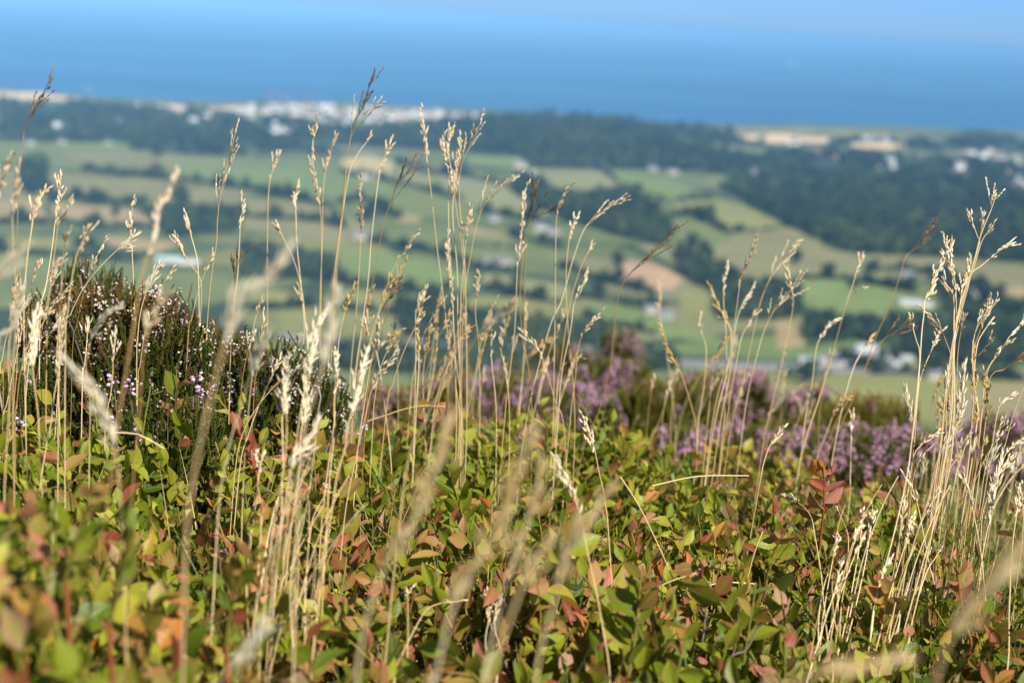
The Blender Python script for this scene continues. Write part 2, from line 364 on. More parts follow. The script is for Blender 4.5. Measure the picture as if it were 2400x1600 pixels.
WOODS = [ # (polygon, spacing px, size, name, label)
 (D([(830,308),(1000,288),(1140,274),(1300,274),(1450,284),(1530,330),(1610,392),(1210,384),(1200,358),(1050,346),(830,338)]), 11, 1.0, 'hill_wood', 'dense dark wood covering the round hill below the sea'),
 (D([(1650,425),(1800,432),(2000,440),(2420,470),(2420,608),(2180,592),(1965,582),(1850,538),(1720,474)]), 13, 1.0, 'valley_wood', 'broad dark wood filling the slope right of the pale fields'),
 (D([(1440,300),(1490,330),(1700,348),(2100,365),(2420,395),(2420,460),(2000,436),(1620,398),(1540,335)]), 11, .9, 'suburb_trees', 'blue green tree cover between the suburb and the cornfields'),
 (D([(1330,282),(1620,294),(1690,302),(1690,325),(2100,345),(2420,350),(2420,318),(1700,330),(1450,320)]), 9, .8, 'shore_trees', 'thin dark tree belt along the shore behind the cornfields'),
 (D([(0,236),(300,252),(480,264),(830,300),(830,335),(560,345),(300,330),(0,322)]), 11, .9, 'coast_trees', 'mixed dark tree cover between the seaside town and the green fields'),
 (D([(1190,402),(1300,455),(1450,445),(1525,500),(1540,570),(1420,540),(1280,500),(1180,440)]), 13, 1.0, 'combe_wood', 'dark wood in the hollow left of the domed fields'),
 (D([(1555,580),(1660,612),(1700,662),(1830,655),(1840,725),(1780,735),(1650,735),(1640,670),(1570,640)]), 13, 1.0, 'dell_wood', 'dark trees below the tan domed field'),
 (D([(780,800),(1250,815),(1560,815),(1560,850),(1250,850),(1000,862),(780,850)]), 14, 1.0, 'roadside_trees', 'dark trees along the lower side of the grey road'),
 (D([(1850,740),(2110,740),(2352,720),(2420,830),(2130,850),(2090,800),(1960,780),(1850,800)]), 14, 1.0, 'works_trees', 'dark trees around the white works by the road'),
 (D([(1850,838),(1920,815),(2000,800),(2090,812),(2090,850),(1860,852)]), 17, .6, 'works_copse', 'small dark trees scattered between the sheds of the works'),
 (D([(330,488),(560,492),(550,530),(390,545)]), 12, 1.0, 'farm_copse', 'dark copse between the left fields'),
 (D([(45,372),(100,372),(105,432),(70,450),(50,430)]), 11, 1.1, 'field_copse', 'tall dark copse on the left field edge'),
 (D([(560,575),(760,590),(780,650),(690,640),(560,640)]), 13, 1.0, 'house_copse', 'dark trees behind the pale house left of centre'),
 (D([(2130,620),(2352,700),(2400,760),(2180,730)]), 13, 1.0, 'slope_trees', 'dark trees below the tan strip at the far right'),
 (D([(900,690),(1100,720),(1400,760),(1380,800),(1000,790),(930,770)]), 14, .9, 'road_copse', 'dark trees above the grey road'),
]
def build_land():
    azs = np.unique(np.concatenate([np.linspace(-80,-26,28), np.linspace(-26,26,760), np.linspace(26,80,28)]))
    rs = np.unique(np.concatenate([np.geomspace(.05,6,90), np.geomspace(6,700,120), np.geomspace(700,7600,560)]))
    A, Rr = np.meshgrid(np.radians(azs), rs); x = Rr*np.sin(A); y = Rr*np.cos(A); z = terrain(x, y)
    V = np.stack([x,y,z],-1).reshape(-1,3); na = len(azs); nr = len(rs)
    i = np.arange(nr-1)[:,None]*na; j = np.arange(na-1)[None,:]
    Q = np.stack([i+j, i+j+1, i+na+j+1, i+na+j], -1).reshape(-1,4)
    px, py = project(V); r = np.hypot(V[:,0], V[:,1])
    c = np.tile(np.array([.075,.115,.042]), (len(V),1)) * (1+.35*vnoise(V[:,0]/130, V[:,1]/170))[:,None]
    sx = RNG.uniform(-2600,2600,420); sy = RNG.uniform(800,6200,420); sc_ = np.array([GR,YG,GR,PG,BG,GR,DG,GR])[RNG.integers(0,8,420)]*.85
    fi = np.where(r > 760)[0]; wx = V[:,0]*.8+V[:,1]*.25; wy = V[:,1]*1.1-V[:,0]*.3
    sx, sy = sx*.8+sy*.25, sy*1.1-sx*.3
    for i0 in range(0, len(fi), 20000):
        k = fi[i0:i0+20000]; dd = (wx[k,None]-sx)**2+(wy[k,None]-sy)**2; o2 = np.partition(dd, 1, axis=1); c[k] = sc_[dd.argmin(1)]
        edge = np.sqrt(o2[:,1])-np.sqrt(o2[:,0]) < 16; c[k[edge]] = (.030,.048,.020)
    hillside = r < 700
    c[hillside] = np.array([.16,.13,.06])*(1+.4*vnoise(V[hillside,0]/9, V[hillside,1]/11))[:,None]
    far = r > 760
    jx = px + 3*np.sin(V[:,1]/37); jy = py + 1.5*np.sin(V[:,0]/29)
    for poly, col in FIELDS:
        m = in_poly(jx, jy, poly) & far; c[m] = col
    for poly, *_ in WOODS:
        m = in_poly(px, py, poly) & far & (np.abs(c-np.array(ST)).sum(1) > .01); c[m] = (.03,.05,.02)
    alpha = np.clip((r-3.5)/4, 0, 1)
    o = link('ground', mesh('ground', V, quads=Q, mats=[ground_material()], attrs={'land':np.column_stack([c, alpha])}))
    tag(o, 'hillside falling to patchwork fields and the coastal plain', 'ground', kind='structure')
    # ground behind the camera
    xs = np.linspace(-8,8,60); ys = np.linspace(-8,.02,40); X,Y = np.meshgrid(xs,ys); Z = canopy(X,Y)-.16
    n = 60; i = np.arange(39)[:,None]*n; j = np.arange(59)[None,:]
    # sea
    th = np.linspace(radians(-75), radians(75), 150); rr = np.geomspace(3000, 60000, 60); A,Rr = np.meshgrid(th, rr)
    V = np.stack([Rr*np.sin(A), Rr*np.cos(A), np.full(A.shape, SEA)],-1).reshape(-1,3)
    i = np.arange(59)[:,None]*150; j = np.arange(149)[None,:]; Q = np.stack([i+j,i+j+1,i+150+j+1,i+150+j],-1).reshape(-1,4)
    tag(link('sea', mesh('sea', V, quads=Q, mats=[sea_material()])), 'calm blue sea to the hazy horizon', 'sea', kind='structure')
build_land()

def tree_template(n, seed, shape=(1,1,1.1)):
    g = np.random.default_rng(seed); V=[]; Q=[]; A=[]
    for k in range(n):
        d = g.normal(size=3); d /= np.linalg.norm(d); rr = g.uniform(.45,1.0)**.6*(1+.22*sin(d[0]*5+seed)+.18*cos(d[2]*6+d[1]*4))
        p = d*rr*np.array(shape)*.5 + np.array([0,0,.58*shape[2]]); s = g.uniform(.13,.24)
        M = orient(d+g.normal(size=3)*.5, g.uniform(0,6)); u, v = M[:,0]*s, M[:,2]*s*.8
        b = len(V); V += [p-u-v, p+u-v*.7, p+u*.8+v, p-u*.7+v]; Q.append((b,b+1,b+2,b+3)); A += [(.5,.5)]*4
    return np.array(V), np.array(Q), np.array(A)
CROWNS = [tree_template(70, s, sh) for s, sh in ((1,(1,1,1)),(2,(1,.9,1.25)),(3,(1.1,1,.85)),(4,(.9,1,1.1)))]
def place_crowns(S, P, sizes, tones):
    for p, s, t in zip(P, sizes, tones):
        S.stamp(random.choice(CROWNS), rz(random.uniform(0,6.28)), p, s, (min(1,max(0,t)),1))
def sample_poly(poly, step):
    P = np.array(poly); x0,y0 = P.min(0); x1,y1 = P.max(0)
    X,Y = np.meshgrid(np.arange(x0,x1,step), np.arange(y0,y1,step*.42)); X = X.ravel()+RNG.uniform(-.5,.5,X.size)*step; Y = Y.ravel()+RNG.uniform(-.5,.5,Y.size)*step*.42
    m = in_poly(X,Y,poly); return X[m], Y[m]
KEEP_CLEAR = [p for p, c in FIELDS if c == ST]
for poly, step, size, name, label in WOODS:
    X, Y = sample_poly(poly, step)
    for k in KEEP_CLEAR:
        m = ~in_poly(X, Y, k); X, Y = X[m], Y[m]
    if name in ('works_copse','coast_trees','suburb_trees','works_trees','slope_trees','shore_trees'):
        m = (vnoise(X/26, Y/9) + RNG.uniform(-.4,.4,len(X))) > -.12; X, Y = X[m], Y[m]
    P = ground_hit(X, Y); r = np.linalg.norm(P, axis=1); S = Soup()
    place_crowns(S, P, r/FP*step*size*RNG.uniform(1.0,1.9,len(P)), RNG.uniform(0,1,len(P))*.6+.3*vnoise(P[:,0]/90,P[:,1]/110)+.2)
    o = link(name, S.mesh(name, M_TREE, False)); tag(o, label, 'wood', kind='stuff')

HEDGES = [
 (D([(190,392),(400,414),(620,444),(760,478)]), 'long hedgerow under the bright green field at left'),
 (D([(110,452),(330,476),(490,497)]), 'hedgerow under the grey tan field at left'),
 (D([(-30,514),(130,514),(330,524),(400,530)]), 'hedgerow above the dark green field behind the heather bush'),
 (D([(165,562),(215,572),(290,582),(340,590)]), 'thick bushy hedgerow just above the heather bush'),
 (D([(480,488),(600,500),(720,508),(790,522)]), 'hedgerow between two tan fields left of centre'),
 (D([(100,385),(110,430),(118,470)]), 'short upright hedgerow beside the copse at far left'),
 (R5([(200,90),(420,140),(680,190),(880,240)]), 'dark hedgerow sloping above the large green centre field'),
 (R5([(0,395),(300,415),(520,440),(720,430)]), 'hedgerow under the large green centre field'),
 (R5([(470,640),(440,700),(430,760)]), 'short hedgerow at the edge of the yellow green field'),
 (R5([(0,565),(250,580),(480,610)]), 'hedgerow dividing the two yellow green fields left of centre'),
 (R5([(520,560),(640,480),(640,440)]), 'upright clump hedgerow right of the yellow green fields'),
 (R5([(700,200),(1000,290),(1230,300)]), 'hedgerow leading to the white farmhouse at centre'),
 (R5([(980,410),(1150,440),(1300,490),(1500,520)]), 'hedgerow under the pale centre field'),
 (R5([(1180,60),(1300,90),(1520,150)]), 'hedgerow below the pair of white houses'),
 (R5([(1500,270),(1680,330),(1920,400),(2150,450)]), 'thick hedgerow under the pink stubble field'),
 (R5([(1900,210),(1915,300),(1910,390)]), 'hedgerow at the side of the pink stubble field'),
 (R5([(1680,480),(1900,520),(2200,555)]), 'hedgerow above the green field near the purple heather'),
 (R5([(1650,600),(1900,680),(2140,730)]), 'hedgerow below the green field near the purple heather'),
 (R5([(700,110),(900,120),(1180,150)]), 'hedgerow under the thin green strip at centre'),
 (R2([(0,1190),(300,1250),(650,1330),(820,1380)]), 'hedgerow sloping under the yellow tan field'),
 (R2([(380,1120),(600,1190),(900,1220)]), 'hedgerow right of the yellow tan field'),
 (R2([(700,1180),(900,1230),(1150,1290),(1420,1440)]), 'hedgerow dropping to the dark hollow wood'),
 (R2([(0,1400),(180,1380),(400,1500)]), 'hedgerow beside the dark clump left of centre'),
 (R2([(950,1470),(1200,1500),(1450,1530)]), 'hedgerow under the small pale houses at centre'),
 (D([(1380,393),(1440,428),(1530,463)]), 'thin hedgerow between the pale and bright domed fields'),
 (D([(1535,463),(1600,458),(1640,455)]), 'thin hedgerow across the top of the domed fields'),
 (D([(1530,498),(1600,498),(1670,535)]), 'curved hedgerow around the small green domed field'),
 (D([(1672,536),(1740,530),(1812,523)]), 'thin hedgerow above the tan domed field'),
 (D([(1640,612),(1700,656),(1780,650)]), 'hedgerow under the tan domed field'),
 (D([(1840,640),(1960,645),(2100,672)]), 'hedgerow above the green field at right'),
 (D([(1985,622),(2100,625),(2250,660)]), 'hedgerow under the tan strip at right'),
 (D([(1850,735),(1980,738),(2110,738)]), 'hedgerow under the green field at right'),
 (D([(1790,860),(1860,862),(1900,862)]), 'dark clumped hedgerow below the road at right'),
 (D([(2000,858),(2200,866),(2352,874)]), 'hedgerow above the lowest yellow green field at right'),
 (D([(0,578),(150,590),(320,602)]), 'hedgerow crossing behind the top of the heather bush'),
 (D([(560,705),(640,706),(720,704)]), 'hedgerow under the small yellow field behind the straw heads'),
 (D([(600,346),(700,350),(780,352)]), 'hedgerow under the far green strip by the town'),
 (D([(300,340),(420,352),(560,358)]), 'far hedgerow above the bright green field'),
]
for pts, label in HEDGES:
    P2 = smooth_path(np.array(pts), 5.0); P = ground_hit(P2[:,0]+RNG.uniform(-3,3,len(P2)), P2[:,1]+RNG.uniform(-2,2,len(P2)))
    r = np.linalg.norm(P, axis=1); S = Soup(); wv = (.55 if 'thin' in label else 1)*(.75+.45*np.abs(vnoise(P2[:,0]/31, P2[:,1]/23+len(label))))
    place_crowns(S, P, r/FP*12*wv*np.where(RNG.uniform(0,1,len(P))<.12, RNG.uniform(1.6,2.3,len(P)), RNG.uniform(.5,1.2,len(P))), RNG.uniform(.1,.8,len(P)))
    tag(link('hedgerow', S.mesh('hedgerow', M_TREE, False)), label, 'hedgerow', 'hedgerows between the fields')

TREES = [((364,362),1.6,'dark tree standing alone in the bright green field'),((130,462),1.3,'round tree at the end of the left hedgerow'),((415,470),2.4,'tall dark tree above the farm copse'),
 ((470,505),2.0,'round dark tree right of the farm copse'),((265,497),1.3,'small round tree on the tan field edge'),((545,505),1.6,'round tree right of the farm copse, by the tan field'),
 ((845,505),2.2,'big round tree left of the tall straw clump'),((880,492),1.8,'round tree behind the dark drooping stalk'),((1000,690),2.0,'big round tree above the yellow green field'),
 ((1180,680),2.2,'big dark tree behind the centre stalks'),((1330,690),1.6,'round tree under the pale centre field'),((1375,680),1.5,'round tree above the dull pink heather'),
 ((1590,575),2.2,'large round tree below the domed fields'),((1620,590),2.0,'large dark tree right of the small green field'),((1700,700),1.9,'dark tree beside the straw clump at right'),
 ((1830,605),1.6,'round tree at the foot of the tan domed field'),((1900,640),1.9,'round tree above the green field at right'),((1960,660),1.4,'small tree in the green field at right'),
 ((1815,700),2.0,'dark tree above the brown field patch'),((2000,655),1.3,'small tree right of the green field'),((1850,880),2.4,'big dark tree below the white works'),((1240,690),1.8,'dark round tree among the centre hedges')]
TP = ground_hit(*np.array(D([t[0] for t in TREES])).T)
for ((_, s, lab), p) in zip(TREES, TP):
    h = np.linalg.norm(p)/FP*22*s/1.2
    root = tag(link('tree', None, loc=p), lab, 'tree', 'single trees among the fields')
    S = Soup()
    for k in range(5): S.stamp(random.choice(CROWNS), rz(random.uniform(0,6)), np.array([random.uniform(-.2,.2)*h, random.uniform(-.2,.2)*h, random.uniform(.05,.35)*h]), h*random.uniform(.5,.7), (random.uniform(.1,.7),1))
    link('crown', S.mesh('crown', M_TREE, False), root)
    S = Soup(); S.tube([(0,0,-.5),(0,0,h*.2),(h*.02,0,h*.45)], h*.035, h*.015, 7)
    for a in (0,2.1,4.2): S.tube([(0,0,h*.22),(cos(a)*h*.12,sin(a)*h*.12,h*.42)], h*.015, h*.006, 5)
    link('trunk', S.mesh('trunk', M_BARK), root)

# road
def strip(name, pts, width, mat, lift, label):
    P2 = smooth_path(np.array(pts), 12); P = ground_hit(P2[:,0], P2[:,1]); 
    for _ in range(6): P[1:-1] = (P[:-2]+2*P[1:-1]+P[2:])/4
    T = np.gradient(P, axis=0); T[:,2]=0; T /= np.linalg.norm(T,axis=1,keepdims=True); Nn = np.stack([-T[:,1],T[:,0],0*T[:,0]],1)
    z = terrain(P[:,0],P[:,1])[:,None]
    L = P+Nn*width/2; Rg = P-Nn*width/2
    zz = np.maximum(terrain(L[:,0],L[:,1]), terrain(Rg[:,0],Rg[:,1]))+lift; L[:,2]=zz; Rg[:,2]=zz
    B1 = L.copy(); B2 = Rg.copy(); B1[:,2]-=6; B2[:,2]-=6
    V = np.concatenate([B1,L,Rg,B2]); n=len(P); Q=[]
    for k in range(3):
        for i in range(n-1): Q.append((k*n+i,k*n+i+1,(k+1)*n+i+1,(k+1)*n+i))
    tag(link(name, mesh(name, V, quads=Q, mats=[mat], smooth=False)), label, 'road', kind='structure')
M_ROAD = plain('worn_asphalt', (.19,.19,.185), .85, .1, .05)
strip('road', D([(640,776),(784,785),(900,789),(1050,795),(1250,800),(1420,812),(1568,836),(1800,845),(2000,853),(2200,860),(2420,868)]), 26, M_ROAD, 1.2, 'grey dual carriageway crossing the valley')

# ------------------------------------------------------------------ buildings
def box(x0,y0,z0,x1,y1,z1):
    V = [(x0,y0,z0),(x1,y0,z0),(x1,y1,z0),(x0,y1,z0),(x0,y0,z1),(x1,y0,z1),(x1,y1,z1),(x0,y1,z1)]
    return V, [(0,3,2,1),(4,5,6,7),(0,1,5,4),(1,2,6,5),(2,3,7,6),(3,0,4,7)]
def boxes(name, bs, mat):
    V=[]; Q=[]
    for b in bs:
        v, q = box(*b); n=len(V); V+=v; Q+=[tuple(i+n for i in f) for f in q]
    return mesh(name, V, quads=Q, mats=[mat], smooth=False)
def wall_mesh(L,W,H,G,mat):
    V = [(-L/2,-W/2,-3),(L/2,-W/2,-3),(L/2,W/2,-3),(-L/2,W/2,-3),(-L/2,-W/2,H),(L/2,-W/2,H),(L/2,W/2,H),(-L/2,W/2,H),(-L/2,0,H+G),(L/2,0,H+G)]
    return mesh('wall', V, quads=[(0,1,5,4),(2,3,7,6),(1,2,6,5),(3,0,4,7),(0,3,2,1)], tris=[(5,6,9),(7,4,8)], mats=[mat], smooth=False)
def roof_mesh(L,W,H,G,mat,t=.35):
    l=L/2+.5; wv=W/2+.5; k=G/(W/2); e=H-k*.5+.06
    V=[(-l,-wv,e),(l,-wv,e),(l,0,H+G+.06),(-l,0,H+G+.06),(-l,wv,e),(l,wv,e)]; V += [(x,y,z+t) for x,y,z in V]
    return mesh('roof', V, quads=[(0,3,2,1),(3,4,5,2),(6,7,8,9),(9,8,11,10),(0,1,7,6),(5,4,10,11),(0,6,9,3),(3,9,10,4),(1,2,8,7),(2,5,11,8)], mats=[mat], smooth=False)
class Kind:
    def __init__(s,L,W,H,G,wm,rm,win=0):
        s.wall=wall_mesh(L,W,H,G,wm); s.roof=roof_mesh(L,W,H,G,rm); s.win=[]; s.chim=None; s.L,s.W,s.H,s.G=L,W,H,G
        if win:
            for i in range(win):
                x=-L/2+(i+.5)*L/win
                for zz in ([.9,3.4] if H>4.5 else [.9]):
                    if zz<1 and i==win//2: continue
                    s.win.append(boxes('window',[(x-.6,-W/2-.08,zz,x+.6,-W/2-.03,zz+1.4)],M_GLASS))
            s.door=boxes('door',[(-L/2+(win//2+.5)*L/win-.5,-W/2-.08,-.2,-L/2+(win//2+.5)*L/win+.5,-W/2-.03,2.0)],M_REDROOF)
            s.chim=boxes('chimney',[(-L/2+.3,-.6,H+G-.9,-L/2+1.5,.6,H+G+1.6)],wm)
    def put(s, name, p, rot, sc=1.0):
        o = link(name, None, loc=p); o.rotation_euler=(0,0,rot); o.scale=(sc*.85,sc*.85,sc*.8)
        link('wall', s.wall, o); r = link('roof', s.roof, o)
        for wmesh in s.win: link('window', wmesh, o)
        if s.win: link('door', s.door, o); link('chimney', s.chim, r)
        return o
TOWN = [Kind(13,9,6.5,3.2,M_TOWN,M_SLATE), Kind(18,11,8.5,3,M_TOWN,M_METAL), Kind(12,9,6,3.4,M_CREAM,M_REDROOF), Kind(26,13,11,2.5,M_TOWN,M_SLATE), Kind(15,9,6.5,3,M_PINKW,M_SLATE), Kind(22,14,8,2,M_CREAM,M_METAL)]
def scatter_houses(poly, n, label, group, weights, sc=(1.0,1.5), dens=None):
    P=np.array(poly); x0,y0=P.min(0); x1,y1=P.max(0); X=RNG.uniform(x0,x1,n*40); Y=RNG.uniform(y0,y1,n*40); m=in_poly(X,Y,poly)
    X,Y=X[m],Y[m]
    if dens is not None: m=RNG.uniform(0,1,len(X))<dens(X,Y); X,Y=X[m],Y[m]
    X,Y=X[:n],Y[:n]; G=ground_hit(X,Y)
    for p in G:
        k=random.choices(TOWN,weights)[0]; o=k.put('house', p, random.uniform(-.5,.5)+random.choice((0,0,1.57)), random.uniform(*sc)); tag(o,label,'house',group)
scatter_houses(D([(560,246),(700,242),(900,254),(1140,266),(1140,278),(900,276),(700,268),(560,258)]), 120, 'pale building packed along the waterfront of the seaside town', 'waterfront houses of the seaside town', [4,4,3,4,2,3], (1.0,1.6))
scatter_houses(D([(330,250),(560,258),(720,270),(900,278),(960,292),(840,304),(700,318),(560,296),(400,280)]), 70, 'pale house among the trees behind the seaside town waterfront', 'houses among trees behind the seaside town', [4,3,2,1,1,2], (1.1,1.6))
scatter_houses(D([(20,268),(400,280),(560,300),(560,322),(60,312)]), 14, 'small white house half hidden in the coastal trees at left', 'scattered houses in the coastal trees', [4,3,2,0,1,1], (1.1,1.5))
scatter_houses(R3([(1900,1010),(2360,1020),(2420,1080),(2420,1290),(2100,1290),(1850,1220),(1900,1100)]), 55, 'pinkish house packed in the hazy suburb at the far right edge', 'houses of the hazy suburb', [3,2,3,1,5,2], (1.1,1.7))
scatter_houses(R3([(860,1050),(1180,1070),(1540,1120),(1500,1170),(1000,1140)]), 18, 'small pinkish house in the dark trees beneath the cornfields', 'houses in the trees beneath the cornfields', [3,2,3,0,4,2], (1.1,1.6))
scatter_houses(R3([(300,1290),(620,1310),(1000,1300),(1400,1340),(1380,1370),(600,1345),(300,1320)]), 12, 'small tan house strung along the upper edge of the broad wood', 'houses along the edge of the broad wood', [2,2,4,0,3,3], (1.0,1.5))

FARM_HOUSE = Kind(15,8,5.4,3.0,M_WHITE,M_SLATE,5); COTTAGE = Kind(12,7,3,2.8,M_WHITE,M_SLATE,3); PINK_HOUSE = Kind(15,9,5.4,3,M_CREAM,M_SLATE,5); CREAM_HOUSE = Kind(14,8,5.4,3,M_CREAM,M_SLATE,4)
SHED = Kind(32,14,5.5,2.2,M_WHITE,M_METAL); TEAL_SHED = Kind(34,15,5,2.2,M_WHITE,M_TEAL); WORKS = Kind(40,24,8,2,M_WHITE,M_METAL); BIGWORKS = Kind(60,30,10,2.5,M_WHITE,M_METAL); GREYWORKS = Kind(36,20,7,2,M_CREAM,M_SLATE)
BUILDINGS = [ # px, kind, name, rot, scale, label, group
 ((388,600),TEAL_SHED,'farm_shed',.1,1.0,'long shed with a teal roof above the heather bush'),((432,606),SHED,'farm_shed',.2,.9,'pale metal shed beside the teal roofed shed'),((368,606),COTTAGE,'farmhouse',.5,1.1,'low white cottage left of the teal roofed shed'),
 ((625,595),FARM_HOUSE,'farmhouse',.2,1.5,'white two storey farmhouse framed by the thin brown stalk'),((830,550),PINK_HOUSE,'farmhouse',.0,1.6,'cream farmhouse above the large green field'),
 ((1128,607),FARM_HOUSE,'farmhouse',-.3,1.5,'white farmhouse with slate roof behind the tall centre stalks'),((1160,610),CREAM_HOUSE,'farmhouse',.5,1.4,'cream house adjoining the white farmhouse at centre'),
 ((1240,528),FARM_HOUSE,'farmhouse',.2,1.4,'left one of two white houses above the pale centre field'),((1270,538),FARM_HOUSE,'farmhouse',-.2,1.5,'right one of two white houses above the pale centre field'),
 ((1135,506),COTTAGE,'farmhouse',.2,1.7,'low pale cottage right of the tall straw clump'),((1338,470),FARM_HOUSE,'farmhouse',0,1.5,'white house in the dark hollow wood'),((1300,463),COTTAGE,'farmhouse',0,1.5,'small cottage left of the house in the hollow wood'),
 ((1195,386),CREAM_HOUSE,'farmhouse',.1,2.4,'tall cream house at the foot of the wooded hill'),((1218,397),SHED,'farm_shed',-.4,1.0,'pale shed in front of the cream house below the hill'),
 ((850,411),GREYWORKS,'farm_shed',.1,1.3,'long bluish roofed shed by the yellow tan field'),((1495,718),CREAM_HOUSE,'farmhouse',.3,1.2,'left one of two houses above the dull pink heather'),((1525,730),FARM_HOUSE,'farmhouse',-.3,1.3,'right one of two houses above the dull pink heather'),
 ((2082,640),FARM_HOUSE,'farmhouse',.2,1.5,'white house under the tan strip at right'),((2168,656),GREYWORKS,'farm_shed',.1,.7,'bluish shed behind the tall right hand stalks'),
 ((2090,700),SHED,'farm_shed',.0,1.0,'long white shed at the edge of the green field at right'),((2120,703),SHED,'farm_shed',.1,.8,'shorter white shed next to the long one at right'),((2245,680),COTTAGE,'farmhouse',.2,1.6,'low white cottage at far right above the trees'),((2280,684),COTTAGE,'farmhouse',-.1,1.5,'second low cottage at far right, beside the first'),
 ((1710,690),COTTAGE,'farmhouse',.2,1.3,'low white cottage behind the right centre straw clump'),((250,332),COTTAGE,'farmhouse',0,1.4,'pale cottage on the far side of the bright green field'),((142,330),FARM_HOUSE,'farmhouse',0,1.3,'white house beyond the bright green field at left'),((70,332),FARM_HOUSE,'farmhouse',.2,1.3,'white house at far left beyond the bright green field'),
 ((2145,870),CREAM_HOUSE,'farmhouse',0,1.0,'cream house under the road at right'),((1740,402),FARM_HOUSE,'farmhouse',.1,2.0,'pale house above the broad wood'),((1720,437),SHED,'farm_shed',.1,1.1,'pale shed at the upper corner of the broad wood'),
 ((1990,322),BIGWORKS,'glasshouse',.1,1.5,'large white glasshouse roof among the cornfields'),((2020,324),BIGWORKS,'glasshouse',-.2,1.3,'second large white glasshouse roof, right of the first'),((1820,333),SHED,'farm_shed',0,1.8,'white shed at the lower edge of the cornfield'),
 ((1500,392),COTTAGE,'farmhouse',0,2.0,'pale cottage above the bright domed field'),((1545,400),PINK_HOUSE,'farmhouse',.1,1.7,'cream house above the bright domed field'),
]
BP = ground_hit(*np.array(D([b[0] for b in BUILDINGS])).T)
for (px_, k, nm, rot, sc, lab), p in zip(BUILDINGS, BP):
    tag(k.put(nm, p, rot, sc), lab, 'shed' if 'shed' in nm else 'glasshouse' if 'glass' in nm else 'house', 'farm buildings of the valley')
WK = [((1858,833),'WORKS',.1,.8,'bright white shed at the left end of the works'),((1885,826),'GREY',.3,.7,'grey roofed shed second from left in the works'),((1905,838),'GREY',-.1,.8,'low tan shed at the front of the works'),((1930,822),'WORKS',.2,.7,'white shed behind the low tan shed of the works'),
 ((1945,840),'SHED',.1,.9,'long pale shed at the front centre of the works'),((1965,815),'WORKS',.1,.9,'large white roof at the back of the works'),((1985,803),'SHED',.4,1.1,'white roof highest up the slope of the works'),((2000,820),'BIG',.2,.6,'largest white roof in the middle of the works'),
 ((2018,834),'GREY',0,.8,'slate roofed block right of the works middle'),((2035,818),'WORKS',-.2,.7,'white shed behind the slate block of the works'),((2050,832),'SHED',.2,.8,'pale shed near the right end of the works'),((2072,826),'WORKS',.1,.7,'white shed at the right end of the works'),((2070,840),'SHED',0,.7,'low shed at the front right of the works')]
WPOS = ground_hit(*np.array(D([b[0] for b in WK])).T)
for (px_, k, rot, sc, lab), p in zip(WK, WPOS):
    tag({'WORKS':WORKS,'GREY':GREYWORKS,'SHED':SHED,'BIG':BIGWORKS}[k].put('works_shed', p, rot, sc*.78), lab, 'shed', 'sheds of the works by the road')
def tank(px, lab, r=7):
    p = ground_hit([px[0]*1.0204],[px[1]*1.0204])[0]; T = spindle([(0,1),(.75,1),(.92,.8),(1.02,.45),(1.05,.01)],20)
    S=Soup(); S.stamp(T, rx(pi/2), np.zeros(3), r, (.5,1)); o=link('storage_tank', S.mesh('storage_tank', M_WHITE), loc=p); tag(o, lab, 'tank')
tank((2087,745), 'round white storage tank right of the dark leaning stalk', 8)
# cranes, boats
def crane(px, py, H, rot, lab):
    p = ground_hit([px*1.0204],[py*1.0204])[0]; o = tag(link('tower_crane', None, loc=p), lab, 'crane', 'tower cranes over the seaside town'); o.rotation_euler=(0,0,rot)
    def lattice(a, b, wd, n):
        bs=[]; a=np.array(a,float); b=np.array(b,float); d=(b-a)/n; S=Soup(); ax=(b-a)/np.linalg.norm(b-a); M=orient(ax)
        cs=[M[:,0]*sx*wd/2+M[:,2]*sz*wd/2 for sx,sz in ((-1,-1),(1,-1),(1,1),(-1,1))]
        for c in cs: S.tube([a+c,b+c],.3,.3,4)
        for i in range(n):
            for q in range(4): S.tube([a+d*i+cs[q], a+d*(i+1)+cs[(q+1)%4]],.18,.18,4)
        return S
    link('mast', lattice((0,0,-2),(0,0,H),2.4,16).mesh('mast', M_RED), o)
    link('jib', lattice((-14,0,H+1),(48,0,H+1),1.8,22).mesh('jib', M_RED), o)
    link('cab', boxes('cab',[(1.5,-1.3,H-2.4,4,1.3,H-.1)],M_WHITE), o); link('counterweight', boxes('counterweight',[(-14,-1.3,H-3,-9.5,1.3,H)],M_GREYMET), o)
    S=Soup(); S.tube([(0,0,H),(0,0,H+9)],.6,.3,4); S.tube([(0,0,H+9),(30,0,H+2)],.12,.12,4); S.tube([(0,0,H+9),(-12,0,H+2)],.12,.12,4); link('apex_stays', S.mesh('apex_stays', M_RED), o)
crane(622,246,48,.2,'red tower crane leftmost over the seaside town'); crane(655,247,36,1.1,'shorter red tower crane between two taller ones'); crane(707,248,46,2.6,'red tower crane rightmost over the seaside town')
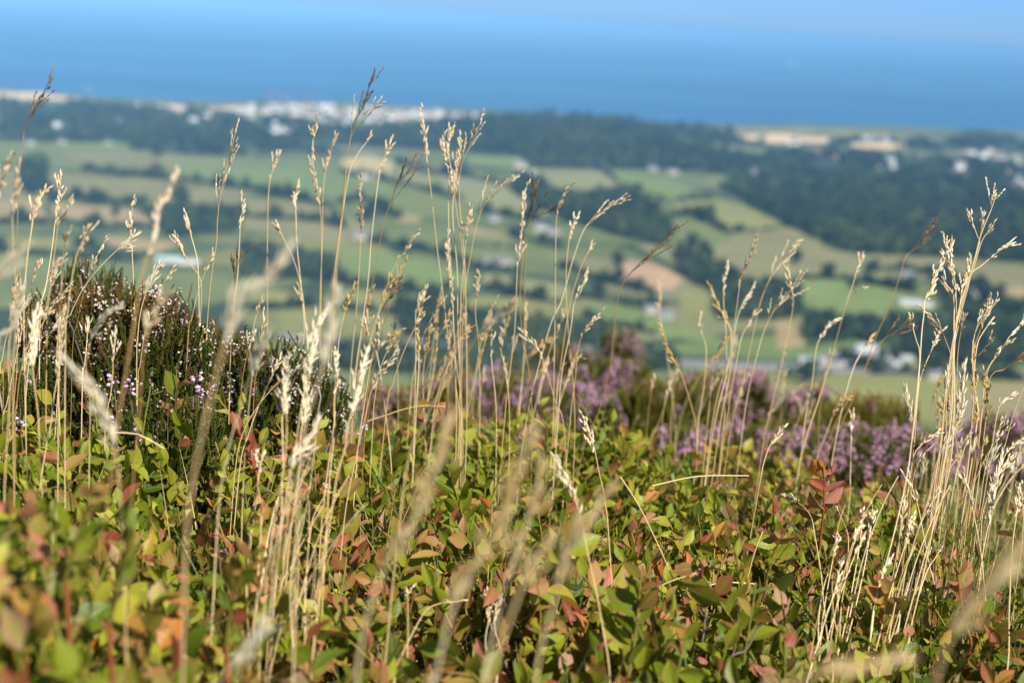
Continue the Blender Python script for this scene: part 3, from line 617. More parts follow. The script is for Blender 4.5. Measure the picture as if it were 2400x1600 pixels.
def boat(px, py, L, rot, lab, hull, nm='boat'):
    r = rays(px*1.0204, py*1.0204); p = r*(SEA/r[2]); o = tag(link(nm, None, loc=p), lab, 'ship' if nm!='boat' else 'boat'); o.rotation_euler=(0,0,rot)
    S=Soup(); xs=np.linspace(-.5,.5,13); V=[]; n=13
    for x in xs:
        wd=.075*(1-max(0,(x-.2)/.3)**2*.98) ; sh=.045+.02*max(0,x*2)**2
        V += [(x,-wd*.7,-.02),(x,wd*.7,-.02),(x,wd,sh),(x,-wd,sh)]
    Q=[(i*4+a,i*4+(a+1)%4,i*4+4+(a+1)%4,i*4+4+a) for i in range(n-1) for a in range(4)]+[(0,1,2,3),(48,51,50,49)]
    link('hull', mesh('hull', np.array(V)*L, quads=Q, mats=[hull], smooth=False), o)
    link('deckhouse', boxes('deckhouse',[(-.42*L,-.06*L,.046*L,-.26*L,.06*L,.13*L),(-.40*L,-.05*L,.131*L,-.30*L,.05*L,.16*L)],M_WHITE), o)
    S.tube([(-.35*L,0,.16*L),(-.35*L,0,.22*L)],.006*L,.003*L,6); link('mast', S.mesh('mast', M_WHITE), o)
boat(1822,148,190,.4,'pale pinkish cargo ship far out on the open sea',M_CREAM,'cargo_ship')
boat(205,208,34,.2,'small white boat off the shore at left',M_WHITE); boat(150,217,26,-.3,'smaller white boat close to the beach at left',M_WHITE); boat(742,226,24,.5,'small white boat off the seaside town',M_WHITE)
M_HEADT = ramp_mat('tan_seed_head', [(0,(.54,.35,.12)),(.5,(.74,.55,.24)),(1,(.86,.73,.44))], .55, .35, .35)

# ------------------------------------------------------------------ bilberry
def leaf_template(curl, fold, wd):
    ts = np.array([0,.10,.26,.44,.62,.80,.92,1.0]); ws = np.array([.03,.12,.25,.315,.285,.175,.075,.004])*wd
    V=[]; A=[]
    for t, w_ in zip(ts, ws):
        z = -curl*(t**2); 
        for s in (-1,-.55,0,.55,1): V.append((s*w_, t, z+fold*abs(s)*w_)); A.append((abs(s), t))
    Q=[(i*5+j, i*5+j+1, i*5+6+j, i*5+5+j) for i in range(len(ts)-1) for j in range(4)]
    return np.array(V), np.array(Q), np.array(A)
LEAVES = [leaf_template(*a) for a in ((.10,.45,.88),(.28,.25,.95),(-.10,.6,.75),(.45,.35,.85),(.05,.15,1.02),(.2,.9,.70))]
def sprig(SL, SS, base, top, n, L, red, g, spread=1.0, jit=.35):
    """a leafy shoot from base to top: leaves alternate on both sides, smaller to the tip"""
    base=np.asarray(base,float); top=np.asarray(top,float); ax=top-base; H=np.linalg.norm(ax)
    side=np.cross(ax,[g.normal(),g.normal(),.2]); side/=np.linalg.norm(side)
    mid=(base+top)/2+side*H*g.uniform(-.12,.12); tt=np.linspace(0,1,9)[:,None]
    P=(1-tt)**2*base+2*(1-tt)*tt*mid+tt**2*top
    SS.tube(P, .0011, .0006, 5, (min(1,max(0,.3+red*.6+g.uniform(-.2,.2))),1))
    a=ax/H; tone=g.uniform(.1,.95); f0=.22
    for k in range(n):
        t=f0+(1-f0)*(k+.5)/n; i=t*8; i0=min(7,int(i)); p=P[i0]+(P[i0+1]-P[i0])*(i-i0)
        sgn=1 if k%2 else -1; d=a*g.uniform(.4,1.15)+side*sgn*spread*g.uniform(.6,1.1)+g.normal(size=3)*jit
        d[2]+=.12
        M=orient(d, 0); 
        # turn the blade to face up and toward the light, loosely
        up=np.array([.18,-.42,.62])+g.normal(size=3)*.72; y=M[:,1]; z=up-y*np.dot(up,y); z/=np.linalg.norm(z)+1e-9; x=np.cross(y,z)
        s=L*g.uniform(.65,1.15)*(1-.35*max(0,t-.7)/.3)
        rd=red+g.normal()*.23+(.14 if t>.85 else 0)+(.6 if g.uniform()<.04 else 0); tn=np.clip(tone+g.normal()*.16,0,1)
        SL.stamp(LEAVES[g.integers(0,6)], np.stack([x,y,z],1), p, s, (tn, rd))
def redness(x,y):
    return .165+.25*vnoise(x*9+3,y*8)+.14*np.clip(x*1.2,-.3,1)
g = np.random.default_rng(5); SL=Soup(); SS=Soup(); cnt=0
for _ in range(25000):
    y=g.uniform(.42,2.25)**1.0; x=g.uniform(-.72,.80)*(y+.12)*1.15
    ridge=1.62+.55*min(1.2,max(-.3,x))
    if y>ridge+.2: continue
    q=np.array([x,y,float(canopy(x,y))]); px,py=project(q)
    if px<-1300 or px>3700 or py>1900: continue
    if g.uniform()> min(1, .24+.46*y/1.4): continue
    # gaps: the hollow at the bottom centre, the heather bush, the grassy right edge
    if in_poly(px,py,D([(800,1430),(1130,1390),(1160,1640),(780,1640)])) and g.uniform()<.80: continue
    if in_poly(px,py,D([(60,700),(480,700),(780,830),(700,985),(420,985),(60,1010)])) and g.uniform()<.85: continue
    if 2170<px<2500 and py<1330 and g.uniform()<.45: continue
    if 2500>px>2330-(py-1100)*.05 and py<1500 and g.uniform()<.35: continue
    H=g.uniform(.07,.15); top=q+[g.normal()*.012,g.normal()*.012,g.normal()*.020+.002]
    if g.uniform()<.12: top[2]+=g.uniform(.005,.028)
    base=top-np.array([g.normal()*.04,g.normal()*.04,H]); cnt+=1
    sprig(SL,SS,base,top,int(g.integers(7,13)),g.uniform(.0165,.0285)*(1.05 if y<.9 else .92),float(redness(x,y)),g)
print('bilberry sprigs', cnt)
tag(link('bilberry_cover', SL.mesh('bilberry_cover', M_LEAF)), 'low mat of green and reddening bilberry leaves', 'bilberry leaves', kind='stuff')
tag(link('bilberry_twigs', SS.mesh('bilberry_twigs', M_BSTEM)), 'thin green and red twigs under the bilberry leaves', 'bilberry twigs', kind='stuff')
SPRIGS = [ # base, tip (2352 px), distance, leaf length, leaves, redness, label
 ((1885,1230),(1890,1070),1.12,.021,11,.95,'upright bilberry sprig of all red and pink leaves at right'),
 ((385,1060),(405,850),1.12,.020,7,.45,'tall red stemmed bilberry sprig standing in front of the heather bush'),
 ((1670,1568),(1800,1390),.92,.024,9,.55,'large bilberry sprig with dark red leaves and thick red stem at bottom right'),
 ((1600,1470),(1575,1290),.98,.021,9,.40,'bilberry sprig of pink edged rounded leaves left of the thick red stem'),
 ((1080,1270),(1030,1080),1.1,.021,10,.12,'bilberry sprig with a dark stem and big green leaves at centre'),
 ((870,1430),(960,1240),.95,.022,9,.22,'bilberry sprig with a pale pink leaf near centre bottom'),
 ((2030,1500),(2045,1350),.95,.022,7,.55,'bilberry sprig with a crimson edged leaf between the straw stems'),
 ((1430,1330),(1475,1180),1.05,.020,9,.35,'bilberry sprig with one dark red leaf right of centre'),
 ((1220,1540),(1265,1400),.9,.024,8,.55,'bilberry sprig with broad pink leaves at bottom centre'),
 ((1480,1540),(1475,1340),.9,.025,9,.32,'bilberry sprig with a grey green blade shaped leaf at bottom'),
 ((2230,1470),(2200,1310),.95,.021,8,.55,'bilberry sprig topped by one curled crimson leaf at far right'),
 ((1760,1330),(1800,1215),1.05,.020,10,.25,'slender bilberry sprig with a yellow orange tip at right'),
 ((150,1330),(215,1110),.62,.022,9,.12,'blurred dark stemmed bilberry sprig near the left edge'),
 ((250,1430),(300,1210),.60,.024,8,.10,'blurred bilberry sprig with a shadowed round leaf at left'),
 ((520,1480),(590,1260),.68,.023,9,.40,'bilberry sprig with a red tipped leaf beside the pale straw stems'),
 ((60,1568),(90,1350),.55,.022,7,.42,'blurred bilberry sprig with a red leaf in the bottom left corner'),
 ((120,1290),(35,1170),.66,.022,6,.45,'blurred bilberry sprig with a dark red leaf at the left edge'),
 ((850,1090),(855,1000),1.3,.018,7,.75,'short bilberry sprig with round purple red leaves beside the pale straw cluster'),
 ((1245,1060),(1255,960),1.4,.020,7,.40,'bilberry sprig poking up with a torn looking leaf at centre'),
 ((1640,1120),(1655,1010),1.5,.018,8,.22,'bilberry sprig rising before the purple heather'),
 ((990,1060),(985,940),1.4,.018,8,.60,'small bilberry sprig with a pinkish tip below the tall stalks'),
 ((1440,1100),(1437,1000),1.5,.018,8,.05,'bright green bilberry sprig rising before the purple heather'),
 ((600,1120),(545,985),1.1,.020,8,.75,'bilberry sprig with scarlet leaves under the heather bush'),
]
for (b,t,dd,L,n,red,lab) in SPRIGS:
    B=at(b[0]*1.0204,b[1]*1.0204,dd); T=at(t[0]*1.0204,t[1]*1.0204,dd-.01)
    B[2]=min(B[2], float(terrain(B[0],B[1]))+.03)-.0 if False else B[2]
    root=tag(link('bilberry_sprig',None,loc=B),lab,'plant','bilberry sprigs standing out of the mat')
    a_=Soup(); s_=Soup(); gg=np.random.default_rng(abs(hash(lab))%1000 if False else len(lab)*7+n)
    sprig(a_,s_,np.zeros(3),T-B,n,L*dd/1.0*1.05,red,gg,1.0,.28)
    dn=Soup(); gz=float(terrain(B[0],B[1]))-B[2]
    s_.tube([(0,0,0),(.004,.004,min(gz,-.02)*.5),(.0,.01,min(gz,-.02))],.0013,.0015,5,(.75,1))
    link('leaves', a_.mesh('leaves',M_LEAF), root); link('stem', s_.mesh('stem',M_BSTEM), root)

# ------------------------------------------------------------------ grass stalks
SPK = spindle([(0,.05),(.3,.15),(.62,.12),(.9,.045),(1.0,.01)],5)
SPF = spindle([(0,.04),(.25,.10),(.55,.085),(.85,.04),(1.15,.004)],4)
def seed_head(S, P, kind, g, r):
    """spikelets along the last stretch P (bottom to tip)"""
    n=len(P); Ls=np.concatenate([[0],np.cumsum(np.linalg.norm(np.diff(P,axis=0),axis=1))]); L=Ls[-1]
    def pt(s): return np.array([np.interp(s,Ls,P[:,i]) for i in range(3)])
    def tan_(s): d=pt(min(L,s+.002))-pt(max(0,s-.002)); return d/(np.linalg.norm(d)+1e-9)
    def spk(p,d,sz,tone,T=SPK): S.stamp(T, orient(d,g.uniform(0,6)), p, sz, (np.clip(tone,0,1),1))
    if kind in ('spike','brown','golden'):
        s=0; S.tube(P,.00045,.0002,4,(.35,1))
        while s<L:
            f=s/L; k=2 if .1<f<.85 else 1
            for _ in range(k):
                a=tan_(s); d=a+g.normal(size=3)*.24; off=np.cross(a,g.normal(size=3))*.0008
                spk(pt(s)+off,d,g.uniform(.0040,.0062),g.uniform(.2,1)*(.55 if kind=='brown' else 1))
            s+=g.uniform(.0014,.0034)+(.004 if g.uniform()<.12 else 0)
        for _ in range(int(L/.012)):
            s=g.uniform(0,.75)*L; a=tan_(s); sd=np.cross(a,g.normal(size=3)); sd/=np.linalg.norm(sd); d=a+sd*.45; l=g.uniform(.005,.012)
            q=[pt(s),pt(s)+d*l*.5,pt(s)+(d+a*.3)*l]; S.tube(q,.0003,.0002,3,(.3,1))
            for u in (.5,.75,1): spk(pt(s)+d*l*u,a+d*.5+g.normal(size=3)*.15,g.uniform(.0038,.0055),g.uniform(.3,1))
    elif kind in ('feather','tan'):
        S.tube(P,.0006,.0002,4,(.5,1)); s=0
        while s<L:
            f=s/L; w_=(.0017*(1+.9*sin(s*330)) if kind=='tan' else .0021)*(sin(pi*min(1,f*.9+.12))+.25)
            for _ in range(3):
                a=tan_(s); o=np.cross(a,g.normal(size=3))*w_*g.uniform(.2,.8); spk(pt(s)+o,a*1.2+o/w_*.30,g.uniform(.0045,.0075),g.uniform(.25,1),SPF)
            s+=.0017 if kind=='tan' else .0019
    else:  # open, dark: side branches with spikelets toward their ends
        S.tube(P,.0004,.0002,4,(.3,1)); nb=max(4,int(L/.0065)); dark=kind=='dark'
        for k in range(nb):
            f=.04+.92*(k+g.uniform(-.2,.2))/nb; f=min(.98,max(0,f)); a=tan_(f*L); sd=np.cross(a,g.normal(size=3)); sd/=np.linalg.norm(sd)
            l=(.010+.020*(1-f))*g.uniform(.5,1.1); sp=g.uniform(.22,.5); d=a+sd*sp; q0=pt(f*L); q=[q0,q0+d*l*.4,q0+(d*.9+a*.25)*l]
            S.tube(q,.0003,.00018,3,(.3,1))
            for u in np.linspace(.45,1,max(2,int(l/.0036))):
                spk(q0+(d*.93+a*.2*u)*l*u, a+sd*sp*.8+g.normal(size=3)*.2, g.uniform(.0036,.0054), g.uniform(0,.8) if dark else g.uniform(.2,1))
        spk(P[-1]-tan_(L)*.003,tan_(L),.005,.6)
HM={'spike':M_HEAD,'brown':M_HEAD,'golden':M_HEADG,'feather':M_HEADP,'tan':M_HEADT,'open':M_HEAD,'dark':M_HEADD}
STALK_N=0
def stalk(d, kind, head, pts, label, group, r=.00055, brown=False, dlean=.0, src=False, extra=None):
    """pts run from the tip down, in 2352 px; the plant stands near the vertical plane at distance d"""
    global STALK_N; STALK_N+=1; g=np.random.default_rng(100+STALK_N)
    Pp=np.array(pts,float)*1.02041; n=len(Pp); m=d+dlean*np.linspace(1,0,n)
    low=Pp[-1]; yy=np.linspace(.3,2.6,300); q=at(np.full(300,low[0]),np.full(300,low[1]),yy[:,None]); under=q[:,2]<canopy(q[:,0],q[:,1])+.012
    if under.any() and yy[under.argmax()]<d: m=m+(yy[under.argmax()]-d)*np.linspace(.35,1,n)**1.5*(1 if d>.45 else 0)
    P=np.array([at(a,b,y) for (a,b),y in zip(Pp,m)])[::-1]             # base first
    gz=float(terrain(P[0,0],P[0,1]))
    if P[0,2]>gz+.005:
        dv=(P[0]-P[1]); dv/=np.linalg.norm(dv)+1e-9; drop=P[0,2]-gz
        lat=np.array([dv[0],0,0])*min(drop,.12)*.5
        P=np.vstack([[P[0]+lat+[0,g.uniform(-.01,.03),-drop-.004]],[P[0]+lat*.55+[0,.004,-drop*.5]],P])
    C=smooth_path(P,.004 if d>.5 else .003)
    if len(C)>160: C=C[np.unique(np.linspace(0,len(C)-1,160).astype(int))]
    seg=np.linalg.norm(np.diff(C,axis=0),axis=1); cum=np.concatenate([[0],np.cumsum(seg)]); hl=head*1.02041/FP*d*1.02
    base=C[0].copy(); root=link('grass_stalk',None,loc=base); tag(root,label,'grass stalk',group); k=np.searchsorted(cum,max(0,cum[-1]-hl)); k=min(k,len(C)-3)
    S=Soup(); S.tube(C[:k+2]-base, r, r*.62, 6, (g.uniform(.15,.95),1))
    link('stem', S.mesh('stem', M_BROWNSTEM if brown else M_STRAW), root)
    if head>0:
        S=Soup(); seed_head(S, C[k:]-base, kind, g, r); link('seed_head', S.mesh('seed_head', HM[kind]), root)
    return root
GL='straw grass stalks left of centre'; GC='straw grass stalks at centre'; GRT='straw grass stalks at right'; GN='blurred grass stalks close to the lens'
STALKS=[
 # left edge and behind the heather bush
 (1.25,'dark',150,[(118,177),(88,235),(64,277),(53,320),(45,395),(40,520),(38,640),(34,860)],'tall stalk with a dark open head reaching the beach line at far left',GL),
 (.85,'spike',120,[(25,352),(14,385),(5,420),(-8,480),(-14,600),(-18,800)],'soft pale stalk cut by the left picture edge, head highest there',GL),
 (.85,'spike',110,[(40,395),(33,440),(28,470),(30,560),(38,700),(30,900)],'pale stalk next to the dark open stalk at far left',GL),
 (.95,'brown',90,[(106,430),(90,455),(78,490),(72,530),(60,620),(55,760)],'brownish bent headed stalk above the left end of the heather bush',GL),
 (1.15,'spike',120,[(140,395),(137,440),(128,500),(118,580),(105,660),(92,740)],'slim fork tipped stalk above the left end of the heather bush',GL),
 (.95,'spike',80,[(160,457),(148,485),(135,510),(128,560),(118,640),(108,760)],'short pale headed stalk leaning right beside the slim fork tipped one',GL),
 (.9,'brown',60,[(155,535),(150,560),(143,610),(140,680),(136,780)],'small brown headed stalk just above the heather twigs',GL),
 (.9,'brown',70,[(203,520),(190,555),(178,580),(165,640),(155,720),(150,800)],'small brown stalk leaning right over the heather twigs',GL),
 (1.2,'spike',130,[(310,450),(303,490),(300,525),(304,590),(308,680),(312,760),(318,860)],'narrow upright spike rising from the middle of the heather bush',GL),
 (.75,'spike',200,[(402,398),(385,440),(365,490),(355,540),(335,600),(322,650),(312,720),(300,790),(285,880),(270,980),(240,1200),(205,1440)],'thick blurred pale head on a brown stem before the heather bush',GN),
 (.52,'feather',260,[(655,585),(620,630),(575,665),(545,700),(530,750),(505,830),(480,930),(455,1040),(440,1130),(425,1300)],'large blurred pale head bending right over the heather bush',GN),
 (1.2,'spike',60,[(425,485),(432,510),(440,545),(452,590),(456,640),(458,760),(462,900)],'pale tipped stalk with a bent neck right of the thick blurred head',GL),
 (1.2,'spike',60,[(403,540),(418,575),(440,610),(462,650),(460,760),(464,900)],'low pale tipped stalk leaning left over the heather bush',GL),
 (1.2,'open',200,[(542,300),(530,350),(520,390),(508,440),(500,500),(497,560),(485,640),(475,760),(470,900)],'tall stalk with a long brown open head near the alone standing tree',GL),
 (1.2,'spike',70,[(562,465),(553,500),(550,560),(545,640),(535,720),(528,860)],'thin pale spike right of the long brown open head',GL),
 (1.2,'dark',95,[(555,580),(545,610),(540,640),(537,700),(530,800),(526,900)],'dark brown clumped head low behind the big bending pale head',GL),
 (1.3,'brown',70,[(642,350),(628,385),(618,430),(615,500),(614,600),(615,800),(618,900)],'lone thin straight stalk with a faint brown head left of centre',GL),
 (1.3,'spike',70,[(683,420),(678,460),(680,500),(682,560),(690,640),(703,760),(710,860)],'pale headed stalk right of the lone thin straight stalk',GL),
 (1.3,'spike',40,[(632,505),(650,545),(672,590),(690,650),(700,720),(712,880)],'short tipped stalk leaning left across the lone straight stalk',GL),
 (1.3,'spike',210,[(726,265),(720,300),(718,350),(722,400),(735,480),(738,540),(738,640),(736,760),(735,900)],'tall stalk with a long pale spike touching the seaside town',GC),
 (1.35,'brown',90,[(772,310),(760,345),(748,390),(742,450),(740,560),(735,700),(735,900)],'thin brown headed stalk close right of the long pale spike',GC),
 (1.35,'dark',140,[(860,172),(845,210),(825,250),(808,300),(800,345),(793,400),(785,490),(775,560),(765,640),(755,760),(750,900)],'tallest dark headed stalk, its tip out over the sea',GC),
 (1.3,'open',110,[(868,235),(845,265),(825,290),(808,310),(800,345),(796,370),(788,480),(772,640),(762,800),(756,920)],'straw coloured branched head just under the tallest dark head',GC),
 (1.3,'brown',28,[(853,312),(835,335),(818,360),(803,395),(790,470),(772,600),(756,800)],'thin bare stalk with a tiny tip beside the branched head over the town',GC),
 (1.35,'brown',130,[(828,405),(828,450),(830,500),(828,560),(825,620),(818,720),(805,860)],'slim brown upright spike in front of the yellow tan field',GC),
 (1.3,'spike',90,[(900,318),(890,345),(880,370),(870,410),(862,470),(852,560),(845,650),(830,760),(815,880)],'pale two knotted head leaning right by the yellow tan field',GC),
 (1.35,'dark',130,[(952,360),(935,400),(912,420),(900,460),(885,500),(872,560),(858,640),(845,700),(820,860)],'feathered dark head leaning right, left of the tall centre spike',GC),
 (1.3,'spike',90,[(963,530),(935,570),(910,605),(890,650),(870,720),(850,780),(838,860)],'wispy pale stalk curving right over the large green field',GC),
 (1.3,'spike',140,[(966,245),(972,290),(978,340),(983,385),(990,440),(1003,560),(1018,680),(1035,820),(1055,960)],'tall centre stalk with a straight pale spike leaning left',GC),
 (1.3,'spike',160,[(1020,300),(1018,340),(1030,380),(1040,420),(1048,480),(1060,560),(1065,640),(1062,760),(1058,960)],'leftmost head of the tall centre clump',GC),
 (1.3,'spike',130,[(1046,280),(1035,310),(1028,340),(1032,400),(1030,460),(1032,560),(1040,700),(1048,960)],'hook topped brownish head in the tall centre clump',GC),
 (1.3,'spike',150,[(1053,300),(1056,340),(1048,380),(1043,430),(1040,500),(1050,620),(1052,760),(1060,960)],'narrow upright head between the outer two of the tall centre clump',GC),
 (1.3,'open',180,[(1106,275),(1092,310),(1075,345),(1060,380),(1055,430),(1058,500),(1066,580),(1070,700),(1072,960)],'rightmost and bushiest head of the tall centre clump',GC),
 (1.3,'spike',90,[(1083,475),(1072,530),(1066,600),(1058,700),(1055,960)],'lower thin pale head in the tall centre clump',GC),
 (1.3,'spike',190,[(1030,530),(1028,590),(1036,650),(1040,720),(1046,820),(1062,960)],'long low spike on the left stems of the tall centre clump',GC),
 (1.3,'open',130,[(1182,405),(1155,430),(1125,455),(1105,485),(1090,540),(1075,620),(1050,760),(1000,960)],'plume leaning far right beside the tall centre clump',GC),
 (1.3,'spike',200,[(1212,420),(1203,450),(1200,500),(1195,560),(1188,620),(1185,700),(1180,780),(1160,950)],'long dense pale spike right of centre',GC),
 (1.35,'dark',120,[(1235,420),(1225,460),(1212,500),(1205,560),(1195,660),(1200,780),(1220,900)],'dark head right behind the long dense pale spike',GC),
 (1.35,'dark',60,[(1272,487),(1250,492),(1228,500),(1214,530),(1208,600),(1204,760),(1215,900)],'small dark head bent flat to the right at centre',GC),
 (1.35,'spike',90,[(1315,420),(1295,445),(1282,475),(1277,520),(1276,600),(1275,720),(1272,880),(1270,980)],'neat pale spike leaning right before the dark hollow wood',GC),
 (1.35,'open',120,[(1430,452),(1395,480),(1365,500),(1340,530),(1315,600),(1290,690),(1260,760),(1210,960)],'long straw plume leaning far right below the domed fields',GC),
 (1.3,'spike',70,[(1328,495),(1315,520),(1306,560),(1300,640),(1305,760),(1320,960)],'pale clustered head below the neat pale spike',GC),
 (1.3,'spike',90,[(1350,615),(1340,650),(1320,690),(1310,760),(1290,860),(1280,990)],'pale head on a slanting stem left of the pink field',GC),
 (1.35,'spike',30,[(1360,560),(1345,590),(1325,640),(1305,720),(1285,860),(1270,1000)],'stalk with a single pale floret left of the pink field',GC),
 (1.35,'dark',170,[(1560,520),(1530,545),(1500,580),(1465,610),(1438,640),(1420,680),(1410,760),(1400,850),(1370,960),(1345,1010)],'long dark feather head arching right over the pink field',GC),
 (1.35,'spike',70,[(1098,620),(1096,660),(1092,720),(1100,800),(1102,960)],'short pale head right of the tall centre stems',GC),
 (1.3,'spike',80,[(978,652),(967,690),(955,720),(955,800),(952,950)],'short pale head left of the tall centre stems',GC),
 (.75,'feather',110,[(1182,697),(1150,720),(1110,755),(1085,790),(1055,830),(1010,900),(970,980),(930,1100)],'blurred tan head bending right across the tall centre stems',GN),
 (1.3,'spike',80,[(1385,715),(1360,740),(1340,765),(1328,800),(1320,880),(1310,960)],'pale nodding head left of the dull pink heather',GC),
 (1.3,'spike',55,[(1130,765),(1128,800),(1130,840),(1140,960)],'upper one of two small pale heads above the bilberry at centre',GC),
 (1.3,'spike',55,[(1152,755),(1150,800),(1160,850),(1170,960)],'tiny upright pale head beside the small centre heads',GC),
 (1.3,'spike',90,[(1200,755),(1220,785),(1240,810),(1255,850),(1275,920),(1296,990)],'pale head drooping left before the purple heather',GC),
 (1.35,'golden',60,[(1338,820),(1310,825),(1290,845),(1280,880),(1276,980)],'golden head nodding right before the purple heather',GC),
 (1.6,'spike',45,[(1112,845),(1110,870),(1104,900),(1095,980)],'small pale bud shaped head in front of the bilberry ridge',GC),
 (1.8,'brown',100,[(1520,640),(1515,690),(1516,730),(1530,800),(1545,920),(1552,1010)],'brown blurred upright stalk under the pink field',GRT),
 (1.4,'golden',120,[(1515,745),(1530,790),(1550,830),(1565,860),(1590,940),(1600,1010)],'golden drooping head right of the dull pink heather',GRT),
 (1.5,'spike',32,[(1605,730),(1612,765),(1622,800),(1618,880),(1605,960),(1600,1040)],'crooked necked stalk with a tiny tip left of the right centre clump',GRT),
 (1.4,'spike',130,[(1742,540),(1728,575),(1712,610),(1700,650),(1690,720),(1675,820),(1650,900),(1632,1000)],'tallest head of the right centre clump',GRT),
 (1.4,'spike',90,[(1672,605),(1665,640),(1662,690),(1668,780),(1668,900),(1660,1000)],'upright pale head at the left of the right centre clump',GRT),
 (1.4,'golden',110,[(1628,650),(1645,690),(1665,730),(1680,770),(1668,860),(1640,980)],'golden head leaning left in the right centre clump',GRT),
 (1.4,'spike',70,[(1732,655),(1710,690),(1695,725),(1685,780),(1672,880),(1650,1000)],'knotted pale head inside the right centre clump',GRT),
 (1.4,'brown',60,[(1737,715),(1722,740),(1705,770),(1692,830),(1670,960)],'small brownish head low in the right centre clump',GRT),
 (1.4,'open',130,[(1836,552),(1805,590),(1775,630),(1755,670),(1740,720),(1725,790),(1705,880),(1680,980)],'branched brown plume leaning right in the right centre clump',GRT),
 (1.4,'spike',110,[(1808,600),(1815,650),(1822,690),(1815,740),(1802,800),(1785,880),(1765,960),(1750,1040)],'dense pale spike on the right side of the right centre clump',GRT),
 (1.4,'open',150,[(1840,625),(1810,675),(1780,710),(1755,760),(1735,830),(1715,920),(1700,1030)],'ragged open head under the dense pale spike',GRT),
 (1.45,'golden',70,[(1672,770),(1650,805),(1640,840),(1632,900),(1622,1000)],'faint golden head at the foot of the right centre clump',GRT),
 (1.4,'spike',60,[(1982,585),(1970,615),(1960,650),(1940,710),(1915,800),(1880,920),(1840,1050)],'slender stalk with a short pale tip over the right green field',GRT),
 (1.4,'spike',25,[(1983,660),(1965,672),(1948,692),(1935,730),(1912,810),(1878,922),(1838,1052)],'single floret branching from the slender stalk over the green field',GRT),
 (1.4,'dark',110,[(2150,510),(2125,535),(2100,570),(2080,590),(2065,640),(2040,710),(2005,790),(1975,880),(1930,980),(1900,1050)],'dark drooping head on a long leaning stem at right',GRT),
 (1.4,'spike',80,[(1935,728),(1905,745),(1888,770),(1875,800),(1865,880),(1850,960),(1840,1040)],'pale arching head left of the white works',GRT),
 (1.4,'dark',80,[(2090,745),(2060,760),(2030,780),(2000,820),(1960,900),(1905,1010)],'brown head leaning across the white works',GRT),
 (1.4,'golden',60,[(2010,765),(1990,790),(1975,815),(1955,860),(1925,980)],'faint golden head across the middle of the works',GRT),
 (1.4,'golden',70,[(1958,912),(1935,920),(1915,950),(1900,990),(1880,1040),(1868,1100)],'golden head nodding right just above the bilberry',GRT),
 (1.3,'spike',80,[(1960,945),(1955,985),(1955,1020),(1953,1090),(1950,1160)],'upright cream spike above the purple heather at right',GRT),
 (1.2,'spike',80,[(1800,975),(1785,1000),(1770,1020),(1755,1060),(1745,1110)],'short cream head leaning right above the bilberry',GRT),
 # right-hand clump
 (1.15,'open',60,[(2288,446),(2277,480),(2261,518),(2249,552),(2238,596),(2227,634),(2214,671),(2200,718),(2192,765),(2183,818),(2171,908),(2150,1080),(2085,1290),(2030,1480)],'tallest stalk of the right hand clump, its head forked',GRT),
 (1.15,'spike',40,[(2229,492),(2235,515),(2246,545),(2250,556),(2238,600),(2214,675),(2185,815),(2155,1080)],'left fork floret on the tallest stalk of the right hand clump',GRT),
 (1.15,'spike',45,[(2259,492),(2254,520),(2250,550),(2236,605),(2212,680),(2185,820),(2150,1085)],'middle fork floret on the tallest stalk of the right hand clump',GRT),
 (1.15,'spike',35,[(2286,508),(2272,530),(2256,552),(2238,610),(2212,690),(2184,820),(2150,1090)],'right fork floret on the tallest stalk of the right hand clump',GRT),
 (1.15,'spike',75,[(2325,557),(2302,571),(2274,593),(2252,612),(2233,626),(2222,665),(2205,730),(2180,860),(2150,1090)],'side branch pointing right from the tallest right hand stalk',GRT),
 (1.15,'spike',140,[(2164,535),(2170,558),(2175,583),(2183,612),(2189,640),(2194,671),(2192,702),(2191,749),(2191,827),(2192,908),(2180,1080),(2120,1290),(2070,1470)],'double tipped pale head left of the tallest right hand stalk',GRT),
 (1.15,'spike',130,[(2187,546),(2183,577),(2186,602),(2192,640),(2196,677),(2195,760),(2185,900),(2170,1060),(2130,1280)],'pale spike just right of the double tipped head',GRT),
 (1.15,'spike',170,[(2163,580),(2166,602),(2149,633),(2138,665),(2125,690),(2122,721),(2117,765),(2113,827),(2105,908),(2085,1080),(2052,1230),(2012,1380),(1995,1490)],'pale head bent at the tip on the left flank of the right hand clump',GRT),
 (1.15,'spike',150,[(2230,583),(2224,615),(2214,646),(2208,680),(2202,718),(2190,800),(2185,950),(2165,1080),(2129,1280),(2082,1480)],'dense head beside the tallest right hand stalk',GRT),
 (1.15,'spike',60,[(2164,640),(2175,660),(2188,680),(2192,720),(2190,800),(2185,950),(2160,1100)],'small pale head pointing left in the right hand clump',GRT),
 (1.15,'spike',40,[(2094,724),(2097,752),(2105,783),(2112,810),(2108,900),(2090,1050)],'leftmost small floret of the right hand clump',GRT),
 (1.15,'spike',60,[(2155,758),(2149,780),(2139,805),(2124,840),(2113,874),(2108,908),(2095,1060)],'pale cluster on a side stem low in the right hand clump',GRT),
 (1.15,'open',120,[(2135,720),(2160,755),(2175,790),(2185,825),(2188,900),(2160,1080)],'head drooping left across the right hand clump',GRT),
 (1.15,'open',140,[(2294,688),(2274,712),(2258,730),(2246,749),(2238,771),(2233,812),(2235,858),(2236,908),(2220,1090),(2180,1300)],'full branched head on the right of the right hand clump',GRT),
 (1.15,'spike',90,[(2275,677),(2267,708),(2258,734),(2249,765),(2239,796),(2236,880),(2225,1060)],'slim head behind the full branched head at right',GRT),
 (1.15,'spike',45,[(2281,733),(2270,746),(2255,768),(2245,790),(2238,850),(2230,1000),(2215,1150)],'short fat floret under the full branched head at right',GRT),
